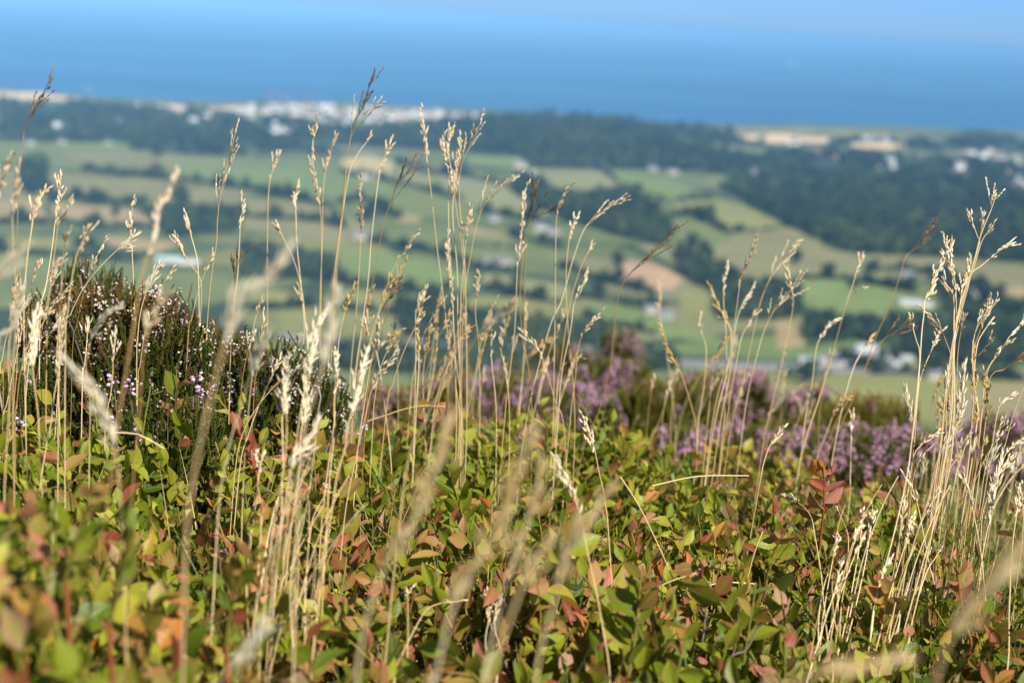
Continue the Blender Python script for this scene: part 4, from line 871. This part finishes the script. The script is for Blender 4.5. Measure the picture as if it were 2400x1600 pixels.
 (1.15,'spike',60,[(2320,787),(2305,796),(2289,812),(2274,837),(2261,865),(2258,908),(2240,1090)],'star shaped pale floret near the right edge',GRT),
 (1.15,'spike',75,[(2356,722),(2336,755),(2320,771),(2308,790),(2289,818),(2266,862),(2250,1000),(2235,1120)],'pale head leaning out through the right picture edge',GRT),
 (1.15,'dark',60,[(2345,829),(2324,835),(2305,849),(2277,862),(2255,940),(2235,1080)],'small dark head pointing right near the right edge',GRT),
 (1.15,'feather',130,[(2217,833),(2211,865),(2211,890),(2205,908),(2195,960),(2180,1060),(2150,1200)],'cream feathery head in the lower right hand clump',GRT),
 (1.15,'spike',60,[(2211,712),(2210,740),(2205,771),(2200,810),(2195,900),(2175,1080)],'short dense head in the middle of the right hand clump',GRT),
 (1.15,'spike',45,[(2281,777),(2267,793),(2249,815),(2238,827),(2236,900),(2222,1080)],'tiny pale floret between the two right edge heads',GRT),
 (1.15,'golden',200,[(2236,790),(2234,840),(2238,890),(2245,940),(2240,1000),(2225,1100)],'long shaggy golden head in the heart of the right hand clump',GRT),
 (1.15,'golden',150,[(2260,850),(2266,890),(2268,930),(2262,980),(2245,1120)],'shaggy golden head right of the heart of the right hand clump',GRT),
 (1.2,'spike',70,[(2335,905),(2310,915),(2295,935),(2285,980),(2270,1080)],'cream nodding head near the right edge above the bilberry',GRT),
 (1.2,'spike',80,[(2356,1005),(2325,1025),(2300,1060),(2280,1120),(2270,1200)],'cream head arching out through the right edge, lower one',GRT),
 (1.1,'spike',75,[(2165,993),(2135,1003),(2115,1023),(2099,1046),(2085,1130),(2065,1240)],'cream head bent right before the purple heather',GRT),
 (1.1,'spike',130,[(2219,924),(2205,955),(2190,990),(2183,1030),(2160,1120),(2120,1260)],'slim cream head low in the right hand clump',GRT),
 # pale cluster left of centre
 (.62,'feather',190,[(768,667),(764,705),(757,750),(749,787),(745,825),(730,881),(712,937),(697,993),(685,1150),(680,1300)],'broad blurred plume topping the pale cluster left of centre',GN),
 (.85,'feather',200,[(760,700),(745,720),(730,746),(723,768),(715,806),(712,847),(700,900),(689,956),(670,1100),(640,1400)],'feathery head behind the broad blurred plume',GL),
 (.9,'feather',210,[(843,806),(835,836),(828,869),(820,907),(809,944),(798,982),(792,1031),(775,1087),(764,1162),(753,1225),(730,1400),(715,1560)],'bright white feather head at the right of the pale cluster',GL),
 (.95,'spike',120,[(912,806),(895,825),(877,851),(862,870),(850,907),(839,956),(820,1040),(790,1200)],'pale head leaning right at the edge of the pale cluster',GL),
 (1.05,'spike',100,[(875,734),(867,776),(865,795),(854,817),(847,858),(835,940),(820,1050)],'thin white head above the bright white feather head',GL),
 (1.2,'dark',60,[(901,673),(888,690),(880,708),(875,731),(860,800),(845,900)],'small dark tip above the thin white head',GL),
 (1.3,'spike',40,[(832,727),(843,757),(854,787),(867,817),(877,881),(888,967),(899,1076)],'bent thin stalk crossing the pale cluster to the bilberry',GC),
 (.9,'feather',110,[(612,780),(599,798),(592,825),(580,862),(570,950),(560,1080)],'pale blurred head before the right end of the heather bush',GL),
 (.95,'spike',160,[(768,802),(775,825),(772,847),(775,877),(768,918),(768,993),(760,1068),(753,1162),(740,1400)],'knotted straw head inside the pale cluster',GL),
 (1.0,'open',85,[(633,847),(618,877),(603,914),(592,937),(570,1000),(550,1080)],'small white open head left of the pale cluster',GL),
 (1.0,'open',120,[(712,836),(678,854),(644,873),(618,900),(592,933),(560,990),(540,1080)],'white open head leaning right into the pale cluster',GL),
 (.9,'feather',220,[(663,817),(659,847),(657,884),(655,922),(659,975),(655,1050),(644,1125),(625,1225),(605,1420),(595,1560)],'long cream feather head on the left side of the pale cluster',GL),
 (.85,'spike',110,[(640,892),(648,930),(648,975),(650,1050),(645,1200),(630,1400)],'slim cream head left of the long cream feather head',GL),
 (.8,'feather',140,[(727,967),(712,1005),(693,1035),(674,1050),(663,1106),(655,1162),(644,1225),(625,1450)],'low blurred cream head at the foot of the pale cluster',GL),
 (1.0,'spike',80,[(753,1110),(742,1143),(727,1170),(715,1207),(705,1300),(700,1450)],'small white head low among the straw stems',GL),
 (.95,'spike',100,[(588,1035),(596,1068),(592,1106),(599,1162),(599,1222),(590,1400)],'white head low left of the straw stems',GL),
 (.85,'feather',130,[(700,870),(705,910),(700,950),(690,1000),(685,1100),(660,1300)],'soft grey plume in the middle of the pale cluster',GL),
 # over the heather bush, left
 (.85,'feather',150,[(85,710),(78,737),(80,777),(78,810),(75,840),(80,890),(88,957),(92,1050)],'feathery pale head on the left flank of the heather bush',GL),
 (.95,'spike',170,[(147,710),(143,743),(140,783),(135,817),(133,857),(123,917),(117,973),(103,1046),(90,1150)],'long slim pale spike over the left of the heather bush',GL),
 (.9,'feather',140,[(274,705),(247,723),(230,740),(214,763),(204,800),(197,840),(204,890),(207,957),(205,1050)],'tan plume nodding right over the middle of the heather bush',GL),
 (1.0,'spike',90,[(267,757),(264,790),(260,823),(259,857),(254,907),(247,940),(240,1020)],'small pale spike right of the tan plume over the heather',GL),
 (.62,'feather',250,[(150,827),(174,857),(200,877),(220,897),(230,930),(244,964),(257,1004),(267,1046),(280,1200),(288,1420)],'large cream head curving left before the heather bush',GN),
 (.55,'feather',110,[(57,573),(27,603),(3,627),(-25,680),(-40,800)],'pale blurred head slanting in from the left picture edge',GN),
 (.8,'feather',130,[(50,670),(40,697),(33,737),(23,773),(20,823),(23,890),(20,957),(10,1150)],'soft pale head left of the heather bush',GL),
 (.7,'brown',130,[(387,670),(360,710),(350,740),(337,763),(330,807),(324,890),(317,990),(300,1200)],'blurred rusty head before the middle of the heather bush',GN),
 (.75,'feather',125,[(614,773),(588,817),(574,857),(567,890),(551,940),(521,1046),(500,1200)],'blurred cream head right of the heather bush',GN),
 (.7,'feather',70,[(8,770),(-8,790),(-20,830),(-25,950)],'blurred pale tip at the left edge beside the heather bush',GN),
 # close to the lens, bottom
 (.46 ,'tan',480,[(1228,985),(1200,1060),(1170,1140),(1140,1220),(1100,1290),(1060,1350),(1030,1430),(1000,1560),(985,1640)],'large blurred tan plume at the bottom centre',GN),
 (.48 ,'tan',400,[(1035,960),(1010,1040),(980,1120),(950,1190),(900,1270),(860,1360),(830,1480),(815,1640)],'blurred tan stalk slanting left of the large bottom plume',GN),
 (.50 ,'tan',300,[(1400,1125),(1350,1190),(1310,1240),(1290,1310),(1270,1390),(1240,1500),(1225,1640)],'blurred tan plume right of the large bottom plume',GN),
 (.46 ,'tan',150,[(1270,1230),(1220,1300),(1190,1370),(1150,1480),(1120,1568),(1105,1640)],'thin blurred head between the two bottom plumes',GN),
 (.41 ,'tan',330,[(2375,1220),(2300,1310),(2230,1400),(2180,1470),(2150,1560),(2140,1640)],'huge blurred plume in the bottom right corner',GN),
 (.40 ,'tan',200,[(2060,1512),(1950,1530),(1850,1556),(1780,1590),(1740,1650)],'blurred plume lying flat along the bottom right edge',GN),
 (.5,'feather',150,[(605,1437),(575,1480),(540,1520),(500,1570),(470,1640)],'white blurred head slanting at the bottom left of centre',GN),
 (.54 ,'tan',160,[(1240,1060),(1235,1120),(1215,1190),(1190,1260),(1165,1330),(1140,1430),(1110,1600)],'blurred pale head merging into the large bottom plume',GN),
 (.9,'spike',150,[(1268,1045),(1301,1098),(1331,1178),(1348,1262),(1368,1352),(1385,1445),(1401,1568)],'long straw stem with a left leaning head crossing the bilberry',GC),
 (1.0,'spike',130,[(1335,945),(1350,985),(1365,1030),(1375,1080),(1390,1150),(1400,1260),(1405,1400)],'cream zigzag head standing in the bilberry at centre',GC),
 (.9,'spike',60,[(935,1350),(937,1420),(935,1560)],'short pale stalk standing in the dark hollow, left one',GC),
 (.9,'spike',150,[(1118,1355),(1122,1420),(1115,1470),(1120,1568)],'pale feathered stalk standing in the dark hollow',GC),
 (.9,'spike',100,[(1145,1370),(1135,1430),(1150,1500),(1140,1568)],'pale stalk close to the feathered one in the dark hollow',GC),
 (.95,'open',60,[(1030,1380),(985,1395),(960,1430),(925,1500),(905,1568)],'fine pale head leaning right over the dark hollow',GC),
 (1.1,'spike',90,[(1795,1135),(1835,1155),(1862,1185),(1872,1232),(1885,1312),(1893,1395),(1902,1479),(1912,1568)],'stalk with a left drooping pale head in the right bilberry',GRT),
 (1.1,'spike',32,[(1922,1165),(1935,1195),(1948,1232),(1945,1305),(1932,1395),(1922,1512)],'thin crooked stalk in the right bilberry',GRT),
 (1.05,'spike',90,[(2069,1082),(2092,1112),(2109,1165),(2122,1232),(2135,1299),(2149,1379)],'straw head leaning left across the right hand stems',GRT),
 (1.05,'spike',50,[(2165,1252),(2149,1279),(2129,1312),(2102,1395),(2080,1500)],'short cream head low among the right hand stems',GRT),
 (1.05,'spike',120,[(2005,1158),(1995,1245),(1982,1319),(1962,1405),(1938,1495)],'upright pale head right of the thin crooked stalk',GRT),
 (1.05,'spike',80,[(1982,1165),(1975,1245),(1952,1379),(1922,1512)],'pale head close left of the upright pale head in the bilberry',GRT),
 (1.0,'spike',110,[(1935,1279),(1915,1362),(1888,1445),(1855,1559)],'ragged straw head low in the right bilberry',GRT),
 (1.05,'spike',160,[(2102,1179),(2085,1232),(2065,1295),(2035,1395),(2015,1479)],'long ragged pale head along the right hand stems',GRT),
 (1.1,'spike',100,[(2202,1082),(2222,1119),(2236,1179),(2252,1262),(2259,1329),(2262,1420)],'cream head leaning left near the right edge',GRT),
 (1.1,'feather',170,[(2302,1045),(2286,1112),(2272,1195),(2256,1279),(2240,1400)],'feathery cream head low near the right edge',GRT),
 (1.1,'spike',120,[(2345,1110),(2335,1180),(2325,1260),(2318,1400),(2310,1560)],'pale head against the right edge in the bilberry',GRT),
]
for d_,k_,h_,p_,lab,grp in STALKS:
    near = d_ < .6
    stalk(d_,k_,h_,p_,lab,grp,r=.00075 if (near or 'golden' in lab) else .00055, brown=('brown stem' in lab or 'rusty' in lab or k_=='dark'), dlean=random.uniform(-.03,.05) if d_>.7 else 0)
FALLEN=[(1.05,[(1500,1115),(1600,1105),(1720,1092)],'fallen straw lying level on the bilberry below the purple heather'),(1.0,[(1752,1219),(1732,1279),(1712,1345)],'short broken straw slanting in the right bilberry'),
 (1.0,[(1425,1095),(1468,1162),(1518,1279),(1568,1379)],'fallen straw slanting down right through the centre bilberry'),(.95,[(1440,1385),(1530,1350),(1600,1315)],'fallen straw slanting up right in the bilberry'),
 (1.3,[(844,967),(951,943),(1024,933)],'fallen straw lying flat under the tall centre clump'),(.9,[(254,994),(317,1010),(377,1030)],'fallen white straw lying below the heather bush'),(.95,[(1568,1365),(1650,1350),(1735,1340)],'thin fallen straw level in the right bilberry')]
for d_,p_,lab in FALLEN:
    P=np.array([at(a*1.0204,b*1.0204,d_) for a,b in p_]); b0=P[0].copy(); S=Soup(); P[len(P)//2]+=[0,0,.004]; S.tube(smooth_path(P-b0,.01),.00055,.0004,6,(random.uniform(.4,1),1))
    tag(link('fallen_straw',S.mesh('fallen_straw',M_STRAW),loc=b0),lab,'straw','fallen straws on the bilberry')
# thin background stalks and stems that nothing tells apart
FILL=[ # region, n, kinds, distance, height px, label
 (D([(900,960),(1340,990),(1320,1010),(900,1000)]),26,('spike','brown','golden'),(1.35,1.7),(120,330),'thin straw stalk among the crowded stems behind the centre bilberry ridge','thin stalks behind the centre bilberry ridge'),
 (D([(1400,1010),(1900,1040),(1900,1080),(1400,1040)]),22,('spike','brown','golden'),(1.6,2.3),(80,260),'thin blurred straw stalk among the purple heather','thin stalks among the purple heather'),
 (D([(2080,1060),(2352,1060),(2352,1300),(2080,1300)]),40,('spike','brown','golden','feather'),(1.05,1.5),(100,300),'thin straw stalk in the tangled grass at the right edge','thin stalks in the tangled grass at the right edge'),
 (D([(0,820),(60,820),(60,1050),(0,1050)]),12,('spike','brown'),(.95,1.4),(150,330),'thin straw stalk beside the heather bush at the left edge','thin stalks at the left edge'),
 (D([(560,1150),(760,1150),(720,1560),(560,1560)]),24,(None,),(.72,.95),(200,420),'bare straw stem in the bunch below the pale cluster','bare stems below the pale cluster'),
 (D([(1880,1420),(2080,1420),(2080,1560),(1860,1560)]),20,(None,'spike'),(.95,1.05),(150,380),'bare straw stem in the bunch at lower right','bare stems at lower right'),
 (D([(0,760),(330,760),(330,900),(0,900)]),18,('spike','brown','feather'),(1.0,1.35),(120,260),'thin straw stalk standing in the large heather bush','thin stalks standing in the large heather bush'),
 (D([(760,860),(1000,900),(1000,960),(760,960)]),14,('spike','golden'),(1.2,1.45),(120,300),'thin straw stalk between the pale cluster and the tall centre clump','thin stalks between the pale cluster and the centre clump'),
 (D([(420,760),(760,860),(700,980),(420,960)]),10,('spike','brown'),(1.15,1.35),(100,230),'thin straw stalk on the low right end of the heather bush','thin stalks on the low end of the heather bush'),
]
for poly,n,kinds,dr,hr,lab,grp in FILL:
    X,Y=sample_poly(poly,6); ii=RNG.choice(len(X),n,replace=False)
    for i in ii:
        d_=random.uniform(*dr); h=random.uniform(*hr); k_=random.choice(kinds); lean=random.gauss(.14,.13); x=X[i]/1.0204; y=Y[i]/1.0204; bend=random.gauss(.10,.12)
        pts=[(x+h*(lean+bend),y-h),(x+h*(lean*.8+bend*.5),y-h*.8),(x+h*lean*.5+h*bend*.1,y-h*.5),(x+h*lean*.2,y-h*.2),(x,y)]
        stalk(d_,k_ or 'spike',random.uniform(.2,.4)*h if k_ else 0,pts,lab,grp,r=random.uniform(.00035,.0006),brown=random.random()<.25)
# thin green and straw blades
g=np.random.default_rng(21); S=Soup()
def blade(p,h,lean,az,tone,wd):
    tt=np.linspace(0,1,6); ax=np.array([cos(az),sin(az),0]); pr=np.array([-sin(az),cos(az),0])
    C=p+np.outer(tt*h,[0,0,1])*(1-.25*lean*tt[:,None])+np.outer(lean*h*tt**2,ax); w_=wd*(1-tt**1.6)[:,None]+.00005
    V=np.empty((12,3)); V[0::2]=C-pr*w_; V[1::2]=C+pr*w_; A=np.tile([.5,.5,tone,1.],(12,1)); S.add(V,[(2*i,2*i+1,2*i+3,2*i+2) for i in range(5)],A)
for poly,n,dr,hr,tn in ((D([(0,860),(430,860),(430,1060),(0,1100)]),700,(.95,1.3),(.05,.13),(0,.6)),(D([(2080,1000),(2400,1000),(2400,1400),(2080,1330)]),3200,(1.0,1.7),(.07,.18),(.2,1)),
        (D([(0,1000),(2400,1030),(2400,1640),(0,1640)]),1700,(.6,1.3),(.08,.17),(.0,1)),(D([(780,1400),(1150,1400),(1150,1640),(780,1640)]),420,(.75,1.0),(.03,.10),(0,.9)),(D([(1100,950),(1420,960),(1420,1010),(1100,1000)]),260,(1.4,1.8),(.06,.14),(.0,1)),(D([(2050,850),(2400,850),(2400,1050),(2100,1050)]),900,(2.0,3.8),(.10,.28),(.3,1))):
    X,Y=sample_poly(poly,3); ii=RNG.choice(len(X),min(n,len(X)),replace=False)
    for i in ii:
        d_=g.uniform(*dr); p=at(X[i],Y[i],d_); p[2]=float(terrain(p[0],p[1])) ; blade(p,g.uniform(*hr)+.05,abs(g.normal())*.6,g.uniform(0,6.28),g.uniform(*tn),g.uniform(.0005,.0011))
tag(link('grass',S.mesh('grass',M_BLADE,False)),'thin green and straw grass blades in the moor cover','grass',kind='stuff')

# ------------------------------------------------------------------ heather
def shoot_template(n, L, seed, lw=.0022):
    g=np.random.default_rng(seed); V=[]; Q=[]; A=[]
    for k in range(n):
        t=(k+.5)/n; a=k*2.4; wv=lw*(1-.45*t)*g.uniform(.8,1.2); d=np.array([cos(a),sin(a),.9]); d/=np.linalg.norm(d); s=np.array([-sin(a),cos(a),0])*.020
        p=np.array([0,0,t*L]); b=len(V); V+=[p-s,p+s,p+d*wv*1.15+s*.6,p+d*wv*1.15-s*.6]; Q.append((b,b+1,b+2,b+3)); A+=[(t,.5)]*4
    for q in range(3):
        a=q*2.1; b=len(V); s=np.array([cos(a),sin(a),0])*.018; V+=[-s,s,s*.5+[0,0,L],-s*.5+[0,0,L]]; Q.append((b,b+1,b+2,b+3)); A+=[(0,.5)]*4
    return np.array(V),np.array(Q),np.array(A)
SHOOTS=[shoot_template(n,1.0,i,lw) for i,(n,lw) in enumerate(((60,.085),(50,.095),(70,.075)))]
BELL=spindle([(0,.18),(.3,.42),(.7,.38),(1,.30),(1.05,.05)],5)
def zaxis(d): M=orient(d,0); return np.stack([M[:,0],-M[:,2],M[:,1]],1)
def heather(name, label, group, env, base, depth, n, L, flow, mats, g, twigs=60, scale=1.0, tone=(0,.8), bells=6, bellsize=.0032):
    """env: outline of the bush in 2352 px; shoots grow from a woody base and end inside it"""
    B=at(base[0]*1.0204,base[1]*1.0204,depth); B[2]=float(terrain(B[0],B[1])); root=tag(link(name,None,loc=B),label,'heather',group)
    X,Y=sample_poly(D(env),5); o=RNG.permutation(len(X)); X,Y=X[o],Y[o]; SF=Soup(); SB=Soup(); SW=Soup(); N_=min(n,len(X)); ys=np.array(env)[:,1]; y0,y1=ys.min()*1.02,ys.max()*1.02
    wid=(np.array(env)[:,0].max()-np.array(env)[:,0].min())*1.0204/FP*depth
    for i in range(n):
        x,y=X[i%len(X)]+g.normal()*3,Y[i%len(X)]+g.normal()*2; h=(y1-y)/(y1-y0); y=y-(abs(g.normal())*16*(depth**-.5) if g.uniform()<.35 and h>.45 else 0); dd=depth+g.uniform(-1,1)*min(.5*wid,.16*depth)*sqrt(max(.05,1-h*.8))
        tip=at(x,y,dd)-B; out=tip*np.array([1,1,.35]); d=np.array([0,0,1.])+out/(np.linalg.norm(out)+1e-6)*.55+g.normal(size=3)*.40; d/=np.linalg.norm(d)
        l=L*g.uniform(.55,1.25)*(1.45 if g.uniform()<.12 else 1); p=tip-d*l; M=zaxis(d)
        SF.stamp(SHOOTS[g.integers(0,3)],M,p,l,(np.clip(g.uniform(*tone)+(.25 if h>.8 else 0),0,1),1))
        if g.uniform()<flow*(.68+1.15*vnoise(x/21+len(label),y/14)):
            nb=int(g.integers(max(2,bells-3),bells+4))
            for k in range(nb):
                t=g.uniform(.3,1.0); a=g.uniform(0,6.28); rd=M @ np.array([cos(a),sin(a),0]); bs=bellsize*g.uniform(.75,1.25)
                SB.stamp(BELL,orient(rd+np.array([0,0,-.25])+d*.2,0),p+d*l*t+rd*bs*.45,bs,(g.uniform(0,1),1))
        if i<twigs*4 and i%4==0:
            q=p; m=q*np.array([.5,.5,.55])+g.normal(size=3)*.008*scale; SW.tube(smooth_path(np.array([g.normal(size=3)*[.02,.02,0]*scale,m,q,q+d*l*.6]),.02*scale),.0022*scale,.0006*scale,5,(g.uniform(0,1),1))
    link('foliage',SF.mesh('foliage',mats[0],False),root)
    if SB.n: link('flowers',SB.mesh('flowers',mats[1]),root)
    if SW.n: link('woody_stems',SW.mesh('woody_stems',M_WOOD),root)
g=np.random.default_rng(33); HG='heather bushes on the hilltop'
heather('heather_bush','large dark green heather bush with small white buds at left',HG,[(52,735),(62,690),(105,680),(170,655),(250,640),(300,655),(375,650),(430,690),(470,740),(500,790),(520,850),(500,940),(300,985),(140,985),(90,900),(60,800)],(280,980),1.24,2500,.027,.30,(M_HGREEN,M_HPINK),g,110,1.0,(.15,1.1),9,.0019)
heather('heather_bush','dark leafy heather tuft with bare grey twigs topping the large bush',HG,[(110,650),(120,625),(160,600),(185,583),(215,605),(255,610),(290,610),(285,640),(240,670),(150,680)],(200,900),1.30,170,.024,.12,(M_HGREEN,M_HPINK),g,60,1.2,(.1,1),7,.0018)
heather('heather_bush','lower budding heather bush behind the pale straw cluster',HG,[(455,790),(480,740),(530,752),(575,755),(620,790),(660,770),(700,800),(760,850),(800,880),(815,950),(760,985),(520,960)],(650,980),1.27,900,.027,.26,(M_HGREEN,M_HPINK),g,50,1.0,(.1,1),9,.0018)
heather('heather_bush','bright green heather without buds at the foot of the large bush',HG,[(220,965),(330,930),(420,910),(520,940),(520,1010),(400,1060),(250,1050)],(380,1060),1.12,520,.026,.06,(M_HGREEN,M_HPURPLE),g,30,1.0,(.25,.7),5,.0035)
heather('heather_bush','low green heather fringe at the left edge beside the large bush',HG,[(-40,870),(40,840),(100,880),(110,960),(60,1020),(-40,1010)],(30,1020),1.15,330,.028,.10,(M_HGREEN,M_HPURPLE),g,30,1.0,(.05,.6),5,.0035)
PB=[ # purple heather beyond the ridge: label, outline, base, distance, shoots, flower share, materials, tone
 ('pale lilac heather mound left of the purple bank, behind the centre stems',[(880,900),(960,870),(1080,840),(1100,960),(900,985)],(990,985),2.6,420,.45,(M_HOLIVE,M_HDULL),(.3,1)),
 ('lilac heather behind the tall centre stems',[(1080,870),(1150,835),(1250,850),(1330,870),(1420,915),(1400,965),(1280,985),(1080,965)],(1240,985),2.7,620,.75,(M_HOLIVE,M_HPURPLE),(.1,.8)),
 ('dull pink dried heather knob highest on the purple bank',[(1385,800),(1380,770),(1400,748),(1440,745),(1470,775),(1480,820),(1450,850),(1390,850)],(1430,900),3.2,260,.9,(M_HOLIVE,M_HDULL),(.1,.6)),
 ('brownish heather knob left of the dull pink knob',[(1220,790),(1260,770),(1330,790),(1390,810),(1380,860),(1240,850)],(1310,900),3.4,220,.7,(M_HOLIVE,M_HDULL),(.1,.6)),
 ('bright purple heather under the dull pink knob',[(1300,860),(1340,830),(1420,820),(1490,840),(1500,880),(1420,900),(1320,900)],(1400,940),2.9,420,.95,(M_HOLIVE,M_HPURPLE),(.2,.7)),
 ('olive green heather in the middle of the purple bank',[(1380,910),(1450,880),(1560,865),(1650,870),(1660,930),(1600,985),(1480,1000),(1390,980)],(1520,1010),2.6,900,.10,(M_HOLIVE,M_HPURPLE),(.2,.9)),
 ('bright purple heather behind the right centre clump',[(1560,860),(1640,840),(1680,850),(1760,850),(1790,920),(1740,960),(1640,960)],(1690,985),2.9,680,.95,(M_HOLIVE,M_HPURPLE),(.2,.7)),
 ('low purple heather in front of the olive heather',[(1480,1010),(1540,975),(1620,985),(1640,1040),(1560,1070),(1480,1060)],(1560,1080),2.1,480,.9,(M_HOLIVE,M_HPURPLE),(.1,.6)),
 ('purple heather peak right of the right centre clump',[(1780,930),(1840,885),(1900,880),(1910,940),(1860,970),(1790,975)],(1850,990),2.9,360,.9,(M_HOLIVE,M_HPURPLE),(.2,.7)),
 ('olive and orange heather right of the purple peak',[(1740,960),(1850,940),(1960,900),(2060,905),(2120,940),(2100,1000),(1960,1010),(1800,1010)],(1940,1030),2.7,900,.06,(M_HOLIVE,M_HDULL),(.45,1)),
 ('purple heather carpet at the lower right of the bank',[(1760,1000),(1860,985),(1980,970),(2080,985),(2200,985),(2230,1050),(2100,1075),(1900,1070),(1760,1060)],(1990,1090),2.2,1100,.85,(M_HOLIVE,M_HPURPLE),(.1,.7)),
 ('deep purple heather between the olive heather and the carpet',[(1620,985),(1700,970),(1800,990),(1800,1050),(1700,1075),(1640,1050)],(1710,1085),2.2,520,.8,(M_HOLIVE,M_HPURPLE),(.1,.6)),
 ('faded purple heather against the right picture edge',[(2200,960),(2290,940),(2400,960),(2400,1070),(2220,1070)],(2300,1090),2.3,420,.7,(M_HOLIVE,M_HPURPLE),(.2,.9)),
 ('brown green heather low behind the pale straw cluster',[(820,900),(860,880),(940,890),(960,960),(840,980)],(890,985),2.2,240,.5,(M_HOLIVE,M_HDULL),(.5,1)),
]
for lab,env,base,dd,n,fl,mats,tone in PB:
    heather('heather_bush',lab,HG,env,base,dd,n,.05,fl*1.0,mats,g,20,1.6,tone,17,.0032)
BELLS=[((465,900),1.1,'lilac bell heather flower cluster in front of the large bush'),((262,880),1.12,'small pink bell heather tuft low left of the blurred brown stem'),((300,890),1.12,'pink bell heather tuft just right of the blurred brown stem'),((45,965),1.05,'lilac bell heather spike near the left edge'),((452,862),1.12,'pink bell heather tuft above the lilac flower cluster'),((832,985),1.25,'pink heather sprig at the foot of the pale cluster')]
for (x,y),d_,lab in BELLS:
    p=at(x*1.0204,y*1.0204,d_); gz=float(terrain(p[0],p[1])); b=np.array([p[0]+.004,p[1]+.01,gz]); root=tag(link('bell_heather',None,loc=b),lab,'heather','bell heather sprigs in flower')
    S=Soup(); t=p-b; S.tube(smooth_path(np.array([[0,0,0],t*.5+[.004,0,0],t,t+[.001,0,.008]]),.01),.0007,.0004,5,(.6,1)); link('stem',S.mesh('stem',M_WOOD),root)
    S=Soup()
    for k in range(8):
        a=g.uniform(0,6.28); q=t+np.array([0,0,g.uniform(-.007,.006)]); rd=np.array([cos(a),sin(a),g.uniform(-.4,.5)]); S.stamp(BELL,orient(rd,0),q+rd*.002,g.uniform(.0028,.0042),(g.uniform(0,1),1))
    link('flowers',S.mesh('flowers',ramp_mat('lilac_bell',[(0,(.52,.32,.45)),(.5,(.74,.56,.68)),(1,(.86,.74,.82))],.5,.3,.35)),root)
    S=Soup()
    for k in range(3):
        d=t/np.linalg.norm(t)+g.normal(size=3)*.35; S.stamp(SHOOTS[k],zaxis(d),t*(.35+.15*k),.022,(g.uniform(.2,.6),1))
    link('foliage',S.mesh('foliage',M_HGREEN,False),root)
DT=[((1660,1560),(1715,1490),(1740,1440),.85,'bare grey heather twig at the bottom right corner of the sprig'),((1120,1420),(1160,1520),(1165,1600),.88,'bare grey twig in the dark hollow beside a red leaf'),((2045,1520),(2075,1420),(2100,1310),.98,'dark bare twig among the right hand stems'),((1585,1568),(1610,1490),(1622,1400),.88,'bare brown twig under the pink edged leaves'),((855,1440),(870,1500),(880,1590),.85,'dark bare twig left of the dark hollow')]
for a,b,c,d_,lab in DT:
    P=np.array([at(q[0]*1.0204,q[1]*1.0204,d_) for q in (a,b,c)]); P=P[np.argsort(P[:,2])]; b0=P[0].copy(); b0[2]=min(b0[2],float(terrain(b0[0],b0[1]))) ; S=Soup(); C=smooth_path(np.vstack([[b0],P])-b0,.006); S.tube(C,.0013,.0006,6,(.7,1))
    for k in range(6):
        i=g.integers(len(C)//3,len(C)); d=g.normal(size=3)*.5+[0,0,.8]; l=g.uniform(.008,.02); S.tube([C[i],C[i]+d*l*.5,C[i]+d*l+g.normal(size=3)*.002],.0006,.0003,4,(.6,1))
    tag(link('dry_twig',S.mesh('dry_twig',M_WOOD),loc=b0),lab,'twig','bare twigs in the moor cover')
# low heather and bilberry cover on the slope beyond the ridge
S=Soup(); SB=Soup(); k_=0
while k_<7000:
    y=g.uniform(1.5,7.0); x=g.uniform(-.75,.85)*(y+.4)
    if y<1.62+.55*min(1.2,max(-.3,x)): continue
    k_+=1; p=np.array([x,y,float(terrain(x,y))-.01]); d=np.array([0,0,1.])+g.normal(size=3)*.4; d/=np.linalg.norm(d); l=g.uniform(.07,.16)
    S.stamp(SHOOTS[k_%3],zaxis(d),p,l,(np.clip(.45+.5*vnoise(x*2.1,y*1.7)+g.normal()*.2,0,1),1))
    if vnoise(x*1.7+4,y*1.3)>.15 and g.uniform()<.6:
        M=zaxis(d)
        for q in range(8): a=g.uniform(0,6.28); rd=M @ np.array([cos(a),sin(a),0]); SB.stamp(BELL,orient(rd,0),p+d*l*g.uniform(.5,1)+rd*.003,.0045,(g.uniform(0,1),1))
tag(link('moor_cover',S.mesh('moor_cover',M_HOLIVE,False)),'low olive heather and bilberry cover falling away behind the ridge','moor cover',kind='stuff')
tag(link('moor_flowers',SB.mesh('moor_flowers',M_HPURPLE)),'scattered purple heather bells on the slope behind the ridge','heather flowers',kind='stuff')
# brown litter of dead heather under the bilberry
S=Soup()
for _ in range(4200):
    y=g.uniform(.45,1.7); x=g.uniform(-.42,.42)*(y+.1)
    if g.uniform()<.5: y=g.uniform(.6,.95); x=g.uniform(-.16,.05)
    p=np.array([x,y,float(terrain(x,y))+g.uniform(0,.02)]); d=g.normal(size=3)*[1,1,.35]; d/=np.linalg.norm(d); l=g.uniform(.008,.035); S.tube([p-d*l,p+[0,0,.002],p+d*l],.0006,.0004,3,(g.uniform(0,1),1))
tag(link('heather_litter',S.mesh('heather_litter',M_WOOD)),'brown litter of dead twigs on the soil','plant litter',kind='stuff')

# ------------------------------------------------------------------ the sea air
v,q=box(-62000,-60,-432,62000,62000,.25)
m,nt,out=newmat('haze'); pv=N(nt,'ShaderNodeVolumePrincipled'); pv.inputs['Color'].default_value=(.255,.585,1,1); pv.inputs['Density'].default_value=5.4e-5; pv.inputs['Anisotropy'].default_value=-0.42
nt.links.new(pv.outputs[0],out.inputs['Volume'])
tag(link('haze',mesh('haze',v,quads=q,mats=[m],smooth=False)),'pale blue sea haze over the plain','haze',kind='stuff')
